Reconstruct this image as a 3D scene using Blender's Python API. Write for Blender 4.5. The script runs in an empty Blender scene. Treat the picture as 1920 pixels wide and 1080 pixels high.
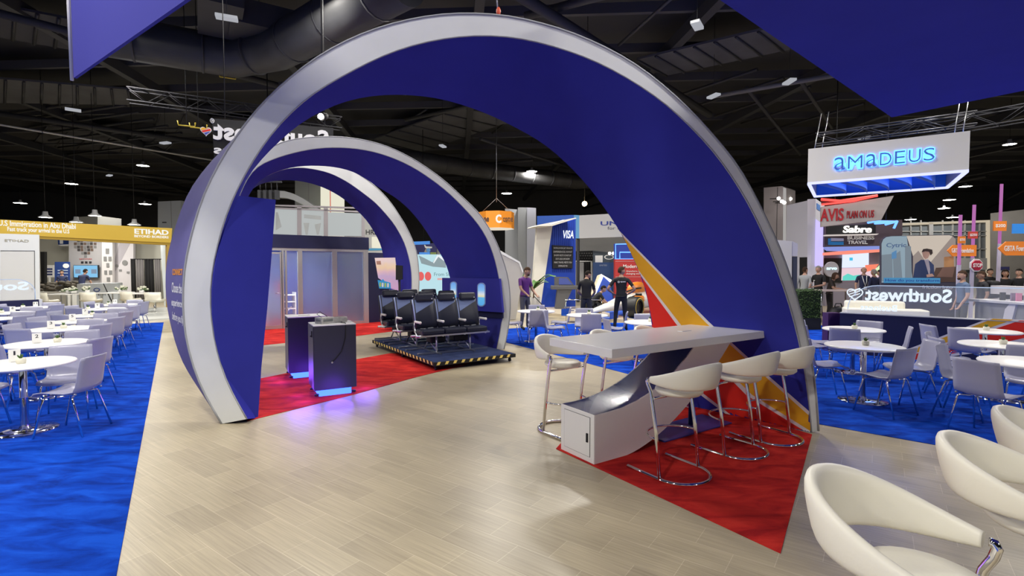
import bpy, bmesh, math, random
from mathutils import Vector, Matrix
from mathutils.bvhtree import BVHTree
random.seed(7)
S = bpy.context.scene
COL = S.collection
PI = math.pi
R = math.radians

# ------------------------------------------------------------------ camera, world, exposure
FOC, PITCH, CH = 950.0, R(2.25), 1.78
cam_d = bpy.data.cameras.new('camera'); cam = bpy.data.objects.new('camera', cam_d); COL.objects.link(cam)
cam.location = (0, 0, CH); cam.rotation_euler = (PI/2 - PITCH, 0, 0)
cam_d.sensor_width = 36.0; cam_d.lens = 36.0*FOC/1920.0; cam_d.clip_end = 300; cam_d.clip_start = .05
S.camera = cam
W = bpy.data.worlds.new('hall_air'); S.world = W; W.use_nodes = True
W.node_tree.nodes['Background'].inputs[0].default_value = (.80, .88, 1, 1)
W.node_tree.nodes['Background'].inputs[1].default_value = .34
S.view_settings.view_transform = 'Standard'; S.view_settings.look = 'None'
S.view_settings.gamma = 1.0; S.view_settings.use_curve_mapping = False
S.view_settings.exposure = -0.06

# ------------------------------------------------------------------ projection helpers (where the photo's points lie in the hall)
_cp, _sp = math.cos(PITCH), math.sin(PITCH)
def ray(u, v):
    a, b = (u-960)/FOC, -(v-540)/FOC
    return Vector((a, _cp+b*_sp, -_sp+b*_cp))
def FL(u, v, z=0.0):
    r = ray(u, v); t = (z-CH)/r.z
    return Vector((r.x*t, r.y*t, z))
def P(u, v, d):
    r = ray(u, v); t = d/r.y
    return Vector((r.x*t, d, CH+r.z*t))
YC = R(-33.4)
Cv = Vector((math.sin(YC), math.cos(YC), 0)); Dv = Vector((math.cos(YC), -math.sin(YC), 0))
def CD(c, d, z=0.0): return Cv*c + Dv*d + Vector((0, 0, z))      # the stand's own grid
RZC = -YC                                                        # turns local +Y to C and +X to D

# ------------------------------------------------------------------ materials
MATS = {}
def mat(name, col, rough=.5, metal=0., emit=None, es=1., alpha=1., trans=0., noise=0., nscale=20., bump=0., coat=0., spec=.5, ior=1.45):
    if name in MATS: return MATS[name]
    m = bpy.data.materials.new(name); m.use_nodes = True
    nt = m.node_tree; b = nt.nodes['Principled BSDF']
    b.inputs['Base Color'].default_value = (*col, 1); b.inputs['Roughness'].default_value = rough
    b.inputs['Metallic'].default_value = metal; b.inputs['Alpha'].default_value = alpha
    b.inputs['Transmission Weight'].default_value = trans; b.inputs['Coat Weight'].default_value = coat
    b.inputs['Specular IOR Level'].default_value = spec; b.inputs['IOR'].default_value = ior
    if emit:
        b.inputs['Emission Color'].default_value = (*emit, 1); b.inputs['Emission Strength'].default_value = es
    if noise or bump:
        tc = nt.nodes.new('ShaderNodeTexCoord'); n = nt.nodes.new('ShaderNodeTexNoise')
        n.inputs['Scale'].default_value = nscale; n.inputs['Detail'].default_value = 4
        nt.links.new(tc.outputs['Object'], n.inputs['Vector'])
        if noise:
            mx = nt.nodes.new('ShaderNodeMix'); mx.data_type = 'RGBA'; mx.blend_type = 'MULTIPLY'
            mx.inputs[0].default_value = 1
            cr = nt.nodes.new('ShaderNodeMapRange'); cr.inputs[1].default_value = .3; cr.inputs[2].default_value = .7
            cr.inputs[3].default_value = 1-noise; cr.inputs[4].default_value = 1+noise*.6
            nt.links.new(n.outputs['Fac'], cr.inputs[0])
            mx.inputs[6].default_value = (*col, 1); nt.links.new(cr.outputs[0], mx.inputs[7])
            nt.links.new(mx.outputs[2], b.inputs['Base Color'])
        if bump:
            bp = nt.nodes.new('ShaderNodeBump'); bp.inputs['Strength'].default_value = bump; bp.inputs['Distance'].default_value = .02
            nt.links.new(n.outputs['Fac'], bp.inputs['Height']); nt.links.new(bp.outputs[0], b.inputs['Normal'])
    MATS[name] = m
    return m
def em(name, col, es): return mat(name, (.02, .02, .02), .6, emit=col, es=es)

WHITE = mat('white_laminate', (.86, .85, .83), .28)
WHITE2 = mat('white_board', (.74, .74, .72), .5)
CREAM = mat('cream_leatherette', (.88, .85, .72), .42, bump=.04, nscale=60)
CHROME = mat('chrome', (.82, .81, .80), .09, 1.0)
STEEL = mat('brushed_steel', (.55, .56, .58), .3, 1.0)
ALU = mat('aluminium_frame', (.50, .49, .48), .35, .6)
LILAC = mat('lilac_plastic', (.43, .43, .56), .28, alpha=.86, noise=.04, nscale=3)
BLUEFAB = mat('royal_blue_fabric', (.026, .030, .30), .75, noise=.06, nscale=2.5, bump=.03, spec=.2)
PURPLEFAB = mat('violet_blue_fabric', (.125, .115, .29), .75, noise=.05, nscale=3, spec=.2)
NAVY = mat('navy_panel', (.010, .012, .060), .5)
GREYFAB = mat('light_grey_fabric', (.62, .635, .63), .7, noise=.03, nscale=3, bump=.02, spec=.2)
YELLOW = mat('golden_yellow_print', (.78, .40, .012), .6)
RED = mat('bright_red_print', (.72, .018, .006), .6)
STRIPEW = mat('pale_grey_print', (.72, .68, .68), .6)
BLACK = mat('black_matt', (.008, .008, .009), .6)
DARK = mat('charcoal_paint', (.030, .031, .036), .55)
KIOSK = mat('dark_slate_laminate', (.032, .033, .055), .38)
LEATHER = mat('black_navy_leather', (.010, .012, .026), .38, bump=.03, nscale=30)
SLATE = mat('slate_blue_leather', (.135, .185, .36), .45)
ALUWHITE = mat('pale_armrest_plastic', (.62, .60, .58), .4)
GREEN = mat('succulent_green', (.06, .13, .03), .6)
POT = mat('ivory_pot', (.74, .72, .60), .5)
PAPER = mat('paper_white', (.82, .82, .80), .6)
INK = mat('dark_ink', (.02, .02, .03), .6)
GLASS = mat('clear_glass', (.85, .92, 1), .03, alpha=.10)
GREYP = mat('mid_grey_panel', (.30, .30, .31), .5)
WARMG = mat('warm_grey_wall', (.48, .46, .43), .6)

# ------------------------------------------------------------------ geometry builder
class G:
    def __init__(self): self.bm = bmesh.new()
    def box(self, c, s, rz=0, bev=0, rx=0):
        M = Matrix.Translation(Vector(c)) @ Matrix.Rotation(rz, 4, 'Z') @ Matrix.Rotation(rx, 4, 'X') @ Matrix.Diagonal((s[0], s[1], s[2], 1))
        r = bmesh.ops.create_cube(self.bm, size=1, matrix=M)
        if bev:
            es = list({e for v in r['verts'] for e in v.link_edges})
            bmesh.ops.bevel(self.bm, geom=es, offset=bev, segments=2, affect='EDGES', profile=.5)
        return self
    def prism(self, pts, y0, y1, plane='XZ'):
        """closed outline (a,b) extruded between y0 and y1; XZ: a=x b=z along y; XY: along z; YZ: a=y b=z along x"""
        f = {'XZ': lambda a, b, y: (a, y, b), 'XY': lambda a, b, y: (a, b, y), 'YZ': lambda a, b, y: (y, a, b)}[plane]
        n = len(pts)
        A = [self.bm.verts.new(f(a, b, y0)) for a, b in pts]; B = [self.bm.verts.new(f(a, b, y1)) for a, b in pts]
        fs = [self.bm.faces.new(A), self.bm.faces.new(B[::-1])]
        for i in range(n): fs.append(self.bm.faces.new((A[i], B[i], B[(i+1) % n], A[(i+1) % n])))
        bmesh.ops.recalc_face_normals(self.bm, faces=fs)
        return self
    def tube(self, pts, r, seg=8, cyc=False, smooth=True):
        pts = [Vector(p) for p in pts]; n = len(pts)
        rr = r if isinstance(r, (list, tuple)) else [r]*n
        rings = []; up = None
        for i, p in enumerate(pts):
            if cyc: t = pts[(i+1) % n]-pts[i-1]
            else: t = pts[min(i+1, n-1)]-pts[max(i-1, 0)]
            t.normalize()
            if up is None:
                up = Vector((0, 0, 1)) if abs(t.z) < .9 else Vector((1, 0, 0))
            x = t.cross(up)
            if x.length < 1e-5: x = t.orthogonal()
            x.normalize(); y = x.cross(t); up = y
            rings.append([self.bm.verts.new(p+(x*math.cos(a)+y*math.sin(a))*rr[i]) for a in [2*PI*k/seg for k in range(seg)]])
        m = n if cyc else n-1
        for i in range(m):
            a, b = rings[i], rings[(i+1) % n]
            for k in range(seg):
                f = self.bm.faces.new((a[k], a[(k+1) % seg], b[(k+1) % seg], b[k])); f.smooth = smooth
        if not cyc:
            self.bm.faces.new(rings[0][::-1]); self.bm.faces.new(rings[-1])
        return self
    def lathe(self, prof, seg=24, c=(0, 0, 0), smooth=True, sx=1, sy=1):
        c = Vector(c); rings = []
        for r, z in prof:
            if r < 1e-5: rings.append([self.bm.verts.new(c+Vector((0, 0, z)))])
            else: rings.append([self.bm.verts.new(c+Vector((r*sx*math.cos(2*PI*k/seg), r*sy*math.sin(2*PI*k/seg), z))) for k in range(seg)])
        for a, b in zip(rings, rings[1:]):
            for k in range(seg):
                k2 = (k+1) % seg
                if len(a) == 1 and len(b) == 1: continue
                if len(a) == 1: f = self.bm.faces.new((a[0], b[k2], b[k]))
                elif len(b) == 1: f = self.bm.faces.new((a[k], a[k2], b[0]))
                else: f = self.bm.faces.new((a[k], a[k2], b[k2], b[k]))
                f.smooth = smooth
        return self
    def ball(self, c, s, seg=12, rot=None):
        M = Matrix.Translation(Vector(c)) @ (rot if rot else Matrix()) @ Matrix.Diagonal((s[0], s[1], s[2], 1))
        r = bmesh.ops.create_uvsphere(self.bm, u_segments=seg, v_segments=max(6, seg*2//3), radius=1, matrix=M)
        for f in {f for v in r['verts'] for f in v.link_faces}: f.smooth = True
        return self
    def grid(self, rows, smooth=True, cyc=False):
        V = [[self.bm.verts.new(Vector(p)) for p in row] for row in rows]
        for a, b in zip(V, V[1:]):
            n = len(a)
            for k in range(n if cyc else n-1):
                f = self.bm.faces.new((a[k], a[(k+1) % n], b[(k+1) % n], b[k])); f.smooth = smooth
        return V
    def solid(self, t):
        bmesh.ops.recalc_face_normals(self.bm, faces=self.bm.faces[:])
        bmesh.ops.solidify(self.bm, geom=self.bm.faces[:], thickness=t)
        return self
def mk(name, g, m, parent=None, loc=None, recalc=True):
    me = bpy.data.meshes.new(name)
    if recalc: bmesh.ops.recalc_face_normals(g.bm, faces=g.bm.faces[:])
    g.bm.to_mesh(me); g.bm.free()
    ms = m if isinstance(m, (list, tuple)) else [m]
    for x in ms: me.materials.append(x)
    o = bpy.data.objects.new(name, me); COL.objects.link(o)
    if parent: o.parent = parent
    if loc is not None: o.location = loc
    return o
def tag(o, label=None, cat=None, group=None, kind=None):
    if label: o['label'] = label
    if cat: o['category'] = cat
    if group: o['group'] = group
    if kind: o['kind'] = kind
    return o
def thing(name, label, cat, loc=(0, 0, 0), rz=0, group=None):
    o = bpy.data.objects.new(name, None); COL.objects.link(o); o.empty_display_size = .1
    o.location = loc; o.rotation_euler = (0, 0, rz)
    return tag(o, label, cat, group)
def kids(o): return [c for c in ALLCH.get(o.name, [])]
def dup(o, loc=None, rz=None, label=None, group=None, parent=None):
    c = o.copy(); COL.objects.link(c)
    if parent: c.parent = parent
    if loc is not None: c.location = loc
    if rz is not None: c.rotation_euler = (0, 0, rz)
    if label: c['label'] = label
    if group: c['group'] = group
    for ch in [x for x in o.children]:
        dup(ch, parent=c)
    return c
def text_mesh(s, bold=0.0, ext=.01, shear=0.0):
    cu = bpy.data.curves.new('lettering', 'FONT'); cu.body = s; cu.extrude = ext; cu.offset = bold; cu.resolution_u = 3; cu.shear = shear
    cu.align_x = 'LEFT'
    o = bpy.data.objects.new('lettering', cu); COL.objects.link(o)
    dg = bpy.context.evaluated_depsgraph_get(); dg.update()
    me = bpy.data.meshes.new_from_object(o.evaluated_get(dg))
    bpy.data.objects.remove(o); bpy.data.curves.remove(cu)
    return me
def put_text(s, m, parent, x0, x1, z0, z1, y, ext=.004, bold=0., mirror=False, name='lettering', shear=0.):
    """lettering standing in the parent's XZ plane at depth y, facing -Y, filling the box x0..x1, z0..z1"""
    me = text_mesh(s, bold, 1.0, shear)
    xs = [v.co.x for v in me.vertices]; ys = [v.co.y for v in me.vertices]
    if not xs: return None
    ax, bx, ay, by = min(xs), max(xs), min(ys), max(ys)
    for v in me.vertices:
        fx = (v.co.x-ax)/max(1e-6, bx-ax); fy = (v.co.y-ay)/max(1e-6, by-ay)
        if mirror: fx = 1-fx
        v.co = Vector((x0+fx*(x1-x0), y - v.co.z*ext, z0+fy*(z1-z0)))
    me.materials.clear(); me.materials.append(m)
    o = bpy.data.objects.new(name, me); COL.objects.link(o); o.parent = parent
    return o

class Board:
    """an upright flat thing whose face runs from floor point P0 (left as seen) to P1 (right); local X along it, -Y to the viewer"""
    def __init__(self, name, label, cat, P0, P1, group=None, kind=None, base=0.0):
        self.P0 = Vector((P0.x, P0.y, base)); d = Vector((P1.x-P0.x, P1.y-P0.y, 0)); self.len = d.length
        self.X = d.normalized(); self.Y = Vector((-self.X.y, self.X.x, 0))
        self.o = thing(name, label, cat, self.P0, math.atan2(self.X.y, self.X.x), group)
        self.base = base
        if kind: self.o['kind'] = kind
    def px(self, u, v, y=0.0):
        r = ray(u, v); o = Vector((0, 0, CH)); q = self.P0+self.Y*y
        t = (q-o).dot(self.Y)/r.dot(self.Y); w = o+r*t
        return ((w-self.P0).dot(self.X), w.z-self.base)
    def poly(self, part, m, pts, y0, y1, at=None):
        y = y0 if at is None else at
        return mk(part, G().prism([self.px(u, v, y) for u, v in pts], y0, y1), m, self.o)
    def rect(self, part, m, u0, v0, u1, v1, y0, y1):
        um, vm = (u0+u1)/2, (v0+v1)/2
        x0, x1 = self.px(u0, vm, y0)[0], self.px(u1, vm, y0)[0]; z1, z0 = self.px(um, v0, y0)[1], self.px(um, v1, y0)[1]
        return mk(part, G().box(((x0+x1)/2, (y0+y1)/2, (z0+z1)/2), (abs(x1-x0), abs(y1-y0), abs(z1-z0))), m, self.o)
    def slab(self, part, m, x0, x1, z0, z1, y0, y1, bev=0):
        return mk(part, G().box(((x0+x1)/2, (y0+y1)/2, (z0+z1)/2), (abs(x1-x0), abs(y1-y0), abs(z1-z0)), bev=bev), m, self.o)
    def text(self, s, m, u0, u1, v0, v1, y, ext=.006, bold=0., mirror=False, name='lettering', shear=0.):
        um, vm = (u0+u1)/2, (v0+v1)/2
        x0, x1 = self.px(u0, vm, y)[0], self.px(u1, vm, y)[0]; z1, z0 = self.px(um, v0, y)[1], self.px(um, v1, y)[1]
        return put_text(s, m, self.o, x0, x1, z0, z1, y, ext, bold, mirror, name, shear)
    def disc(self, part, m, u, v, ru, y0, y1, sq=1.0, seg=28):
        x, z = self.px(u, v, y0); x2 = self.px(u+ru, v, y0)[0]; r = abs(x2-x)
        return mk(part, G().prism([(x+r*math.cos(2*PI*k/seg), z+r*sq*math.sin(2*PI*k/seg)) for k in range(seg)], y0, y1), m, self.o)
def G_at(u, d): return Vector(((u-960)/FOC*d, d, 0))   # floor point under column u at distance d
# ------------------------------------------------------------------ the setting: floor, carpets, ceiling, far walls
def floor_material():
    m = bpy.data.materials.new('wood_look_tile'); m.use_nodes = True; nt = m.node_tree; b = nt.nodes['Principled BSDF']
    N = nt.nodes.new; L = nt.links.new
    tc = N('ShaderNodeTexCoord'); mp = N('ShaderNodeMapping'); L(tc.outputs['Object'], mp.inputs[0])
    br = N('ShaderNodeTexBrick'); L(mp.outputs[0], br.inputs['Vector'])
    br.offset = .5; br.inputs['Scale'].default_value = 1; br.inputs['Brick Width'].default_value = .458; br.inputs['Row Height'].default_value = .2335
    br.inputs['Mortar Size'].default_value = .0022; br.inputs['Mortar Smooth'].default_value = .3; br.inputs['Bias'].default_value = 0
    br.inputs['Color1'].default_value = (.415, .355, .245, 1); br.inputs['Color2'].default_value = (.355, .302, .210, 1); br.inputs['Mortar'].default_value = (.52, .455, .33, 1)
    m2 = N('ShaderNodeMapping'); m2.inputs['Scale'].default_value = (1.6, 70, 1); L(tc.outputs['Object'], m2.inputs[0])
    n = N('ShaderNodeTexNoise'); n.inputs['Scale'].default_value = 1.0; n.inputs['Detail'].default_value = 5; n.inputs['Roughness'].default_value = .65; L(m2.outputs[0], n.inputs[0])
    mr = N('ShaderNodeMapRange'); mr.inputs[1].default_value = .32; mr.inputs[2].default_value = .68; mr.inputs[3].default_value = .80; mr.inputs[4].default_value = 1.12; L(n.outputs['Fac'], mr.inputs[0])
    mx = N('ShaderNodeMix'); mx.data_type = 'RGBA'; mx.blend_type = 'MULTIPLY'; mx.inputs[0].default_value = 1
    L(br.outputs['Color'], mx.inputs[6]); L(mr.outputs[0], mx.inputs[7]); L(mx.outputs[2], b.inputs['Base Color'])
    b.inputs['Roughness'].default_value = .33; b.inputs['Specular IOR Level'].default_value = .42
    return m
def carpet_material(name, c1, c2, c3):
    m = bpy.data.materials.new(name); m.use_nodes = True; nt = m.node_tree; b = nt.nodes['Principled BSDF']
    N = nt.nodes.new; L = nt.links.new
    tc = N('ShaderNodeTexCoord'); mp = N('ShaderNodeMapping'); mp.inputs['Scale'].default_value = (1.0, 2.6, 1); mp.inputs['Rotation'].default_value = (0, 0, -.12); L(tc.outputs['Object'], mp.inputs[0])
    n = N('ShaderNodeTexNoise'); n.inputs['Scale'].default_value = 2.3; n.inputs['Detail'].default_value = 6; n.inputs['Roughness'].default_value = .6; n.inputs['Distortion'].default_value = .6; L(mp.outputs[0], n.inputs[0])
    cr = N('ShaderNodeValToRGB'); L(n.outputs['Fac'], cr.inputs[0])
    e = cr.color_ramp.elements; e[0].position = .36; e[0].color = (*c1, 1); e[1].position = .64; e[1].color = (*c3, 1)
    k = cr.color_ramp.elements.new(.5); k.color = (*c2, 1)
    L(cr.outputs[0], b.inputs['Base Color']); b.inputs['Roughness'].default_value = .95; b.inputs['Specular IOR Level'].default_value = .08
    n2 = N('ShaderNodeTexNoise'); n2.inputs['Scale'].default_value = 260; L(tc.outputs['Object'], n2.inputs[0])
    bp = N('ShaderNodeBump'); bp.inputs['Strength'].default_value = .5; bp.inputs['Distance'].default_value = .01
    L(n2.outputs['Fac'], bp.inputs['Height']); L(bp.outputs[0], b.inputs['Normal'])
    return m
FLOORM = floor_material()
BLUEC = carpet_material('royal_blue_carpet', (.002, .026, .25), (.003, .048, .42), (.006, .075, .55))
REDC = carpet_material('red_carpet', (.30, .012, .014), (.46, .020, .018), (.58, .034, .024))

ya = R(-54.2)
fo = mk('floor', G().box((0, 0, -.05), (170, 170, .1)), FLOORM); tag(fo, kind='structure', label='beige wood-look tiled floor of the hall')
# local x of the floor runs along the tile rows; the phase places the joints where the photo has them
fo.rotation_euler = (0, 0, PI/2 - ya)
bvec = Vector((math.cos(ya), -math.sin(ya), 0)); avec = Vector((math.sin(ya), math.cos(ya), 0))
for n in FLOORM.node_tree.nodes:
    if n.type == 'MAPPING' and abs(n.inputs['Scale'].default_value[1]-1) < 1e-3:
        n.inputs['Location'].default_value = (0.0, (1.438 % .2335)+.2335*400, 0)

def carpet(name, label, m, pts, z=.006):
    g = G().prism([(p.x, p.y) for p in pts], .0005, z, 'XY'); o = mk(name, g, m); tag(o, label, 'carpet'); return o
carpet('blue_carpet', 'royal blue carpet under the numbered cafe tables', BLUEC,
       [CD(20.1, -.42), CD(-3, -.30), CD(-3, -9), CD(2, -16), CD(15, -16), CD(20.3, -6)])
carpet('blue_carpet', 'royal blue carpet under the cafe tables beyond the arch foot', BLUEC,
       [CD(-4.5, 7.3), CD(1.84, 6.33), CD(2.83, 6.07), CD(8.5, 6.45), CD(12.4, 6.62), CD(12.4, 11.2), CD(7.5, 17.0), CD(-4.5, 17.0)])
carpet('red_carpet', 'red triangle of carpet under the high white table', REDC, [CD(3.87, 3.07), CD(1.66, 3.10), CD(2.70, 5.62), CD(4.8, 5.8), CD(5.0, 4.7)])
carpet('red_carpet', 'red strip of carpet under the two glowing pedestals', REDC,
       [FL(463, 790), FL(663, 740), FL(780, 707.5), FL(872, 685), FL(905, 668), FL(733, 662.5), FL(663, 675), FL(530, 701.7), FL(484, 711)])
carpet('red_carpet', 'red strip of carpet in front of the frosted glass room', REDC,
       [FL(470, 650), FL(527, 644), FL(663, 631), FL(735, 621.5), FL(770, 610), FL(700, 592), FL(560, 592), FL(440, 606), FL(440, 640)])

ceilm = mat('black_painted_deck', (.040, .040, .045), .8, noise=.3, nscale=.3)
ceil = mk('ceiling', G().box((0, 20, 11.1), (170, 150, .2)), ceilm); tag(ceil, kind='structure', label='black painted hall ceiling')
wallm = mat('hall_wall_paint', (.10, .10, .105), .8)
for nm, c, s in (('wall_back', (0, 62, 5.5), (170, .3, 11)), ('wall_left', (-62, 20, 5.5), (.3, 150, 11)), ('wall_right', (66, 20, 5.5), (.3, 150, 11))):
    tag(mk(nm, G().box(c, s), wallm), kind='structure', label='far '+nm.split('_')[1]+' wall of the hall in shade')
# ------------------------------------------------------------------ the three swooping arches
def on_plane(px, A, B):
    """photo curve laid into the upright plane through floor points A and B"""
    d = (B-A); d.z = 0; d.normalize(); n = Vector((-d.y, d.x, 0)); o = Vector((0, 0, CH)); out = []
    for u, v in px:
        r = ray(u, v); t = (A-o).dot(n)/r.dot(n); w = o+r*t; w.z = max(0, w.z); out.append(w)
    return out
def resample(pts, n, smooth=2):
    L = [0]
    for a, b in zip(pts, pts[1:]): L.append(L[-1]+(b-a).length)
    out = []; j = 0
    for i in range(n):
        s = L[-1]*i/(n-1)
        while j < len(pts)-2 and L[j+1] < s: j += 1
        t = (s-L[j])/max(1e-9, L[j+1]-L[j]); out.append(pts[j].lerp(pts[j+1], min(1, t)))
    for _ in range(smooth):
        out = [out[0]]+[(out[i-1]+out[i]*2+out[i+1])/4 for i in range(1, n-1)]+[out[-1]]
    return out
Fo = [(415.7,794.7),(401,769.7),(387,746),(373,721),(363,689),(354,660),(349,644),(344.5,612.6),(342,564),(343,521),(350.5,468),(359,440),(370,397),(384,358),(412,303),(454,238),(504,180),(530,157),(592,107),(667,67),(730,45),(805,29),(867,24),(955,29),(1047,52),(1100,72),(1160,101),(1210,132),(1272,185),(1310,222),(1350,270),(1375,296),(1408.6,354),(1432.6,402),(1456.7,450),(1481,515),(1489,541),(1502,589),(1514,633),(1524.4,692),(1532,752),(1534.5,808)]
Fi = [(463,785.7),(442,750),(423,714),(411,678),(401,636.7),(394,588.5),(393.4,540),(397.5,504),(406,463),(413,440),(425,397),(447,348.6),(468.6,310),(492.6,271.5),(528.8,226),(585,175),(655,135),(730,97.5),(805,76),(880,65.5),(955,67.5),(1022.5,81),(1110,110),(1185,150),(1247.5,192.5),(1285,227.5),(1327.5,270),(1355.6,306),(1389,356),(1418,409),(1444.7,469.5),(1462.7,520),(1474,550),(1489,600.7),(1503.7,663),(1514,725),(1520,784),(1521.5,812)]
Bi = [(480,784),(462,750),(444,714),(430,678),(419,636.7),(411,588),(410,540),(413,504),(420,463),(431,420),(449,367),(456.5,339),(478,313.6),(509.5,276),(524,266),(555,235),(585,217.5),(630,195),(680,181),(742.5,176),(817.5,182.5),(880,200),(930,220),(987.5,250),(1022.5,270),(1070,313),(1113,360),(1139.7,399.7),(1161.4,430),(1172,451.5),(1185.5,480),(1196,504.4),(1206,526),(1215.5,564.6),(1222.8,611.6),(1227,660),(1229,748)]
Bo_left = [(413,794),(398,768),(380,740),(368,722.5),(354,700),(340,678),(326.5,637),(314.4,588.5),(309.6,545),(309.6,516),(313,478),(320.5,449),(325,440),(338.5,392),(360,346),(389,303),(415.6,274),(444.5,250)]
NA = 72
PA, PB = FL(415.7, 794.7), FL(1530, 811)
QA, QB = FL(480, 784), FL(1229, 748)
cFo = resample(on_plane(Fo, PA, PB), NA); cFi = resample(on_plane(Fi, PA, PB), NA)
cBi = resample(on_plane(Bi, QA, QB), NA)
gen = [fo_ + (bi_-fi_) + (fo_-fi_)*.1 for fo_, fi_, bi_ in zip(cFo, cFi, cBi)]
# on the left leg the outside skin flares back to its own rear edge
nl = 30
bl = []
for i, (u, v) in enumerate(Bo_left):
    t = i/(len(Bo_left)-1); bl.append(P(u, v, 5.78+.62*min(1, t*2.2)+.25*t))
bl[0].z = 0
bl = resample(bl, nl)
cBo = []
for i in range(NA):
    if i < nl-8: cBo.append(bl[i])
    elif i < nl+6:
        k = (i-(nl-8))/14; e = bl[min(i, nl-1)]; cBo.append(e.lerp(gen[i], k*k*(3-2*k)))
    else: cBo.append(gen[i])
def skin(a, b, t=.5, sub=3):
    g = G(); rows = [[p.lerp(q, k/sub) for k in range(sub+1)] for p, q in zip(a, b)]
    g.grid(rows); return g
def build_arch(T, label, FO, FI, BI, BO, bm_):
    base = PA+T
    o = thing('arch', label, 'arch', (base.x, base.y, 0))
    off = Vector((base.x, base.y, 0))
    S_ = lambda c: [p-off for p in c]
    FO, FI, BI, BO = S_(FO), S_(FI), S_(BI), S_(BO)
    mk('front_ring', skin(FI, FO), GREYFAB, o)
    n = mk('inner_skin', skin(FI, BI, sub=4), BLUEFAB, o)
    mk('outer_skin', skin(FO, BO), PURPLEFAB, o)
    mk('back_face', skin(BO, BI), bm_, o)
    mk('edge_piping', G().tube(FO, .012, 6).tube(FI, .008, 6), mat('piping_grey', (.30, .31, .33), .6), o)
    return o, n
arch1, inner1 = build_arch(Vector((0, 0, 0)), 'largest front arch, royal blue inside with pale grey front band and striped foot', cFo, cFi, cBi, cBo, BLUEFAB)
def far_arch(T, label, fo, fi, bi):
    A, B, A2, B2 = PA+T, PB+T, QA+T, QB+T
    f1 = resample(on_plane(fo, A, B), NA); f2 = resample(on_plane(fi, A, B), NA); b2 = resample(on_plane(bi, A2, B2), NA)
    for c in (f1, f2, b2): c[0].z = 0; c[-1].z = 0
    bo = [x+(z-y)+(x-y)*.15 for x, y, z in zip(f1, f2, b2)]
    for p in bo: p.z = max(0, p.z)
    return build_arch(T, label, f1, f2, b2, bo, GREYFAB)
T2 = Vector((-3.35, 5.65, 0)); T3 = Vector((-5.55, 8.6, 0))
Fo2 = [(403,651),(388,610),(380,560),(383,500),(395,440),(420,380),(455,325),(490,287),(520,269),(542,262),(580,257),(617,255.5),(655,257.5),(692.5,264),(730,275),(780,300),(830,335),(867.5,370),(900.7,400),(917,426.7),(932,454.8),(942,483),(952.6,514),(957.5,555),(957,590),(953,620),(945,657)]
Fi2 = [(425,648),(408,605),(402,560),(404,505),(416,450),(438,395),(460,340),(480,312),(517,296),(555,285),(592,278),(630,276),(667,278),(705,285),(742,297.5),(780,316),(830,351),(867,386),(899,422),(917,453),(930,492),(936,523),(942,560),(942,590),(939,620),(931,656.7)]
Bi2 = [(440,648),(424,600),(418,555),(421,505),(433,455),(448,410),(466,365),(485,338),(515,322),(552,312),(592,310),(630,313),(665,322),(687.5,336),(710,352),(742,370),(767.5,392),(792,422),(817,462),(835,490),(842,512),(849,545),(855,580),(858,610),(860,638)]
Fo3 = [(372,621),(360,570),(362,510),(380,440),(420,370),(470,325),(510,308),(555,301),(600,302),(640,309),(668,323),(700,345),(730,375),(762.5,425),(782,470),(786.5,520),(784,570),(776,618)]
Fi3 = [(388,620),(378,570),(380,510),(398,445),(436,382),(484,338),(520,320),(552,313.5),(580,315),(620,324),(655,342.5),(705,380),(740,420),(760,457),(771,500),(772.5,530),(770,575),(762,616)]
Bi3 = [(400,619),(392,570),(394,512),(410,455),(435,405),(460,365),(485,345),(517,338),(550,337.5),(580,342.5),(610,352.5),(640,369),(665,390),(687,412),(702,435),(715,460),(722,500),(727,540),(729,600)]
arch2, _i = far_arch(T2, 'middle blue arch beside the airline seats, pale grey front band', Fo2, Fi2, Bi2)
arch3, _i = far_arch(T3, 'rearmost blue arch just in front of the frosted glass room', Fo3, Fi3, Bi3)

# stripes printed on the first arch's right leg, laid on its inner skin
bvh = BVHTree.FromPolygons([list(r_) for r_ in [p for row in [[p.lerp(q, k/6) for k in range(7)] for p, q in zip(cFi, cBi)] for p in row]],
    [(i*7+k, i*7+k+1, (i+1)*7+k+1, (i+1)*7+k) for i in range(NA-1) for k in range(6)])
def decal(part, m, left, right, parent, lift=.004, n=90, base=None):
    """a printed band whose two edges are the photo lines left and right (lists of points)"""
    o = Vector((0, 0, CH)); g = G(); rows = []
    def samp(l, t):
        L = [0]
        for a, b in zip(l, l[1:]): L.append(L[-1]+math.dist(a, b))
        s = L[-1]*t
        for i in range(len(l)-1):
            if s <= L[i+1] or i == len(l)-2:
                k = (s-L[i])/(L[i+1]-L[i]); return (l[i][0]+(l[i+1][0]-l[i][0])*k, l[i][1]+(l[i+1][1]-l[i][1])*k)
    for i in range(n+1):
        a, b = samp(left, i/n), samp(right, i/n); row = []
        for k in range(17):
            u, v = a[0]+(b[0]-a[0])*k/16, a[1]+(b[1]-a[1])*k/16
            r = ray(u, v).normalized(); h = bvh.ray_cast(o, r, 30)
            row.append(None if h[0] is None else h[0]+(h[1] if h[1].dot(r) < 0 else -h[1])*lift)
        rows.append(row)
    bm = g.bm; V = [[None if p is None else bm.verts.new(p-base) for p in row] for row in rows]
    for a, b in zip(V, V[1:]):
        for k in range(16):
            q = [a[k], a[k+1], b[k+1], b[k]]
            if None not in q: bm.faces.new(q)
    return mk(part, g, m, parent)
b1 = Vector((PA.x, PA.y, 0))
E1 = [(1162,433),(1330,604),(1436,700),(1522,775)]          # upper edge of the pale border
E1b = [(1165,440),(1325,606),(1430,701),(1520.5,782)]
E2 = [(1197,506),(1277,609),(1410,740),(1519.5,808)]
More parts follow.
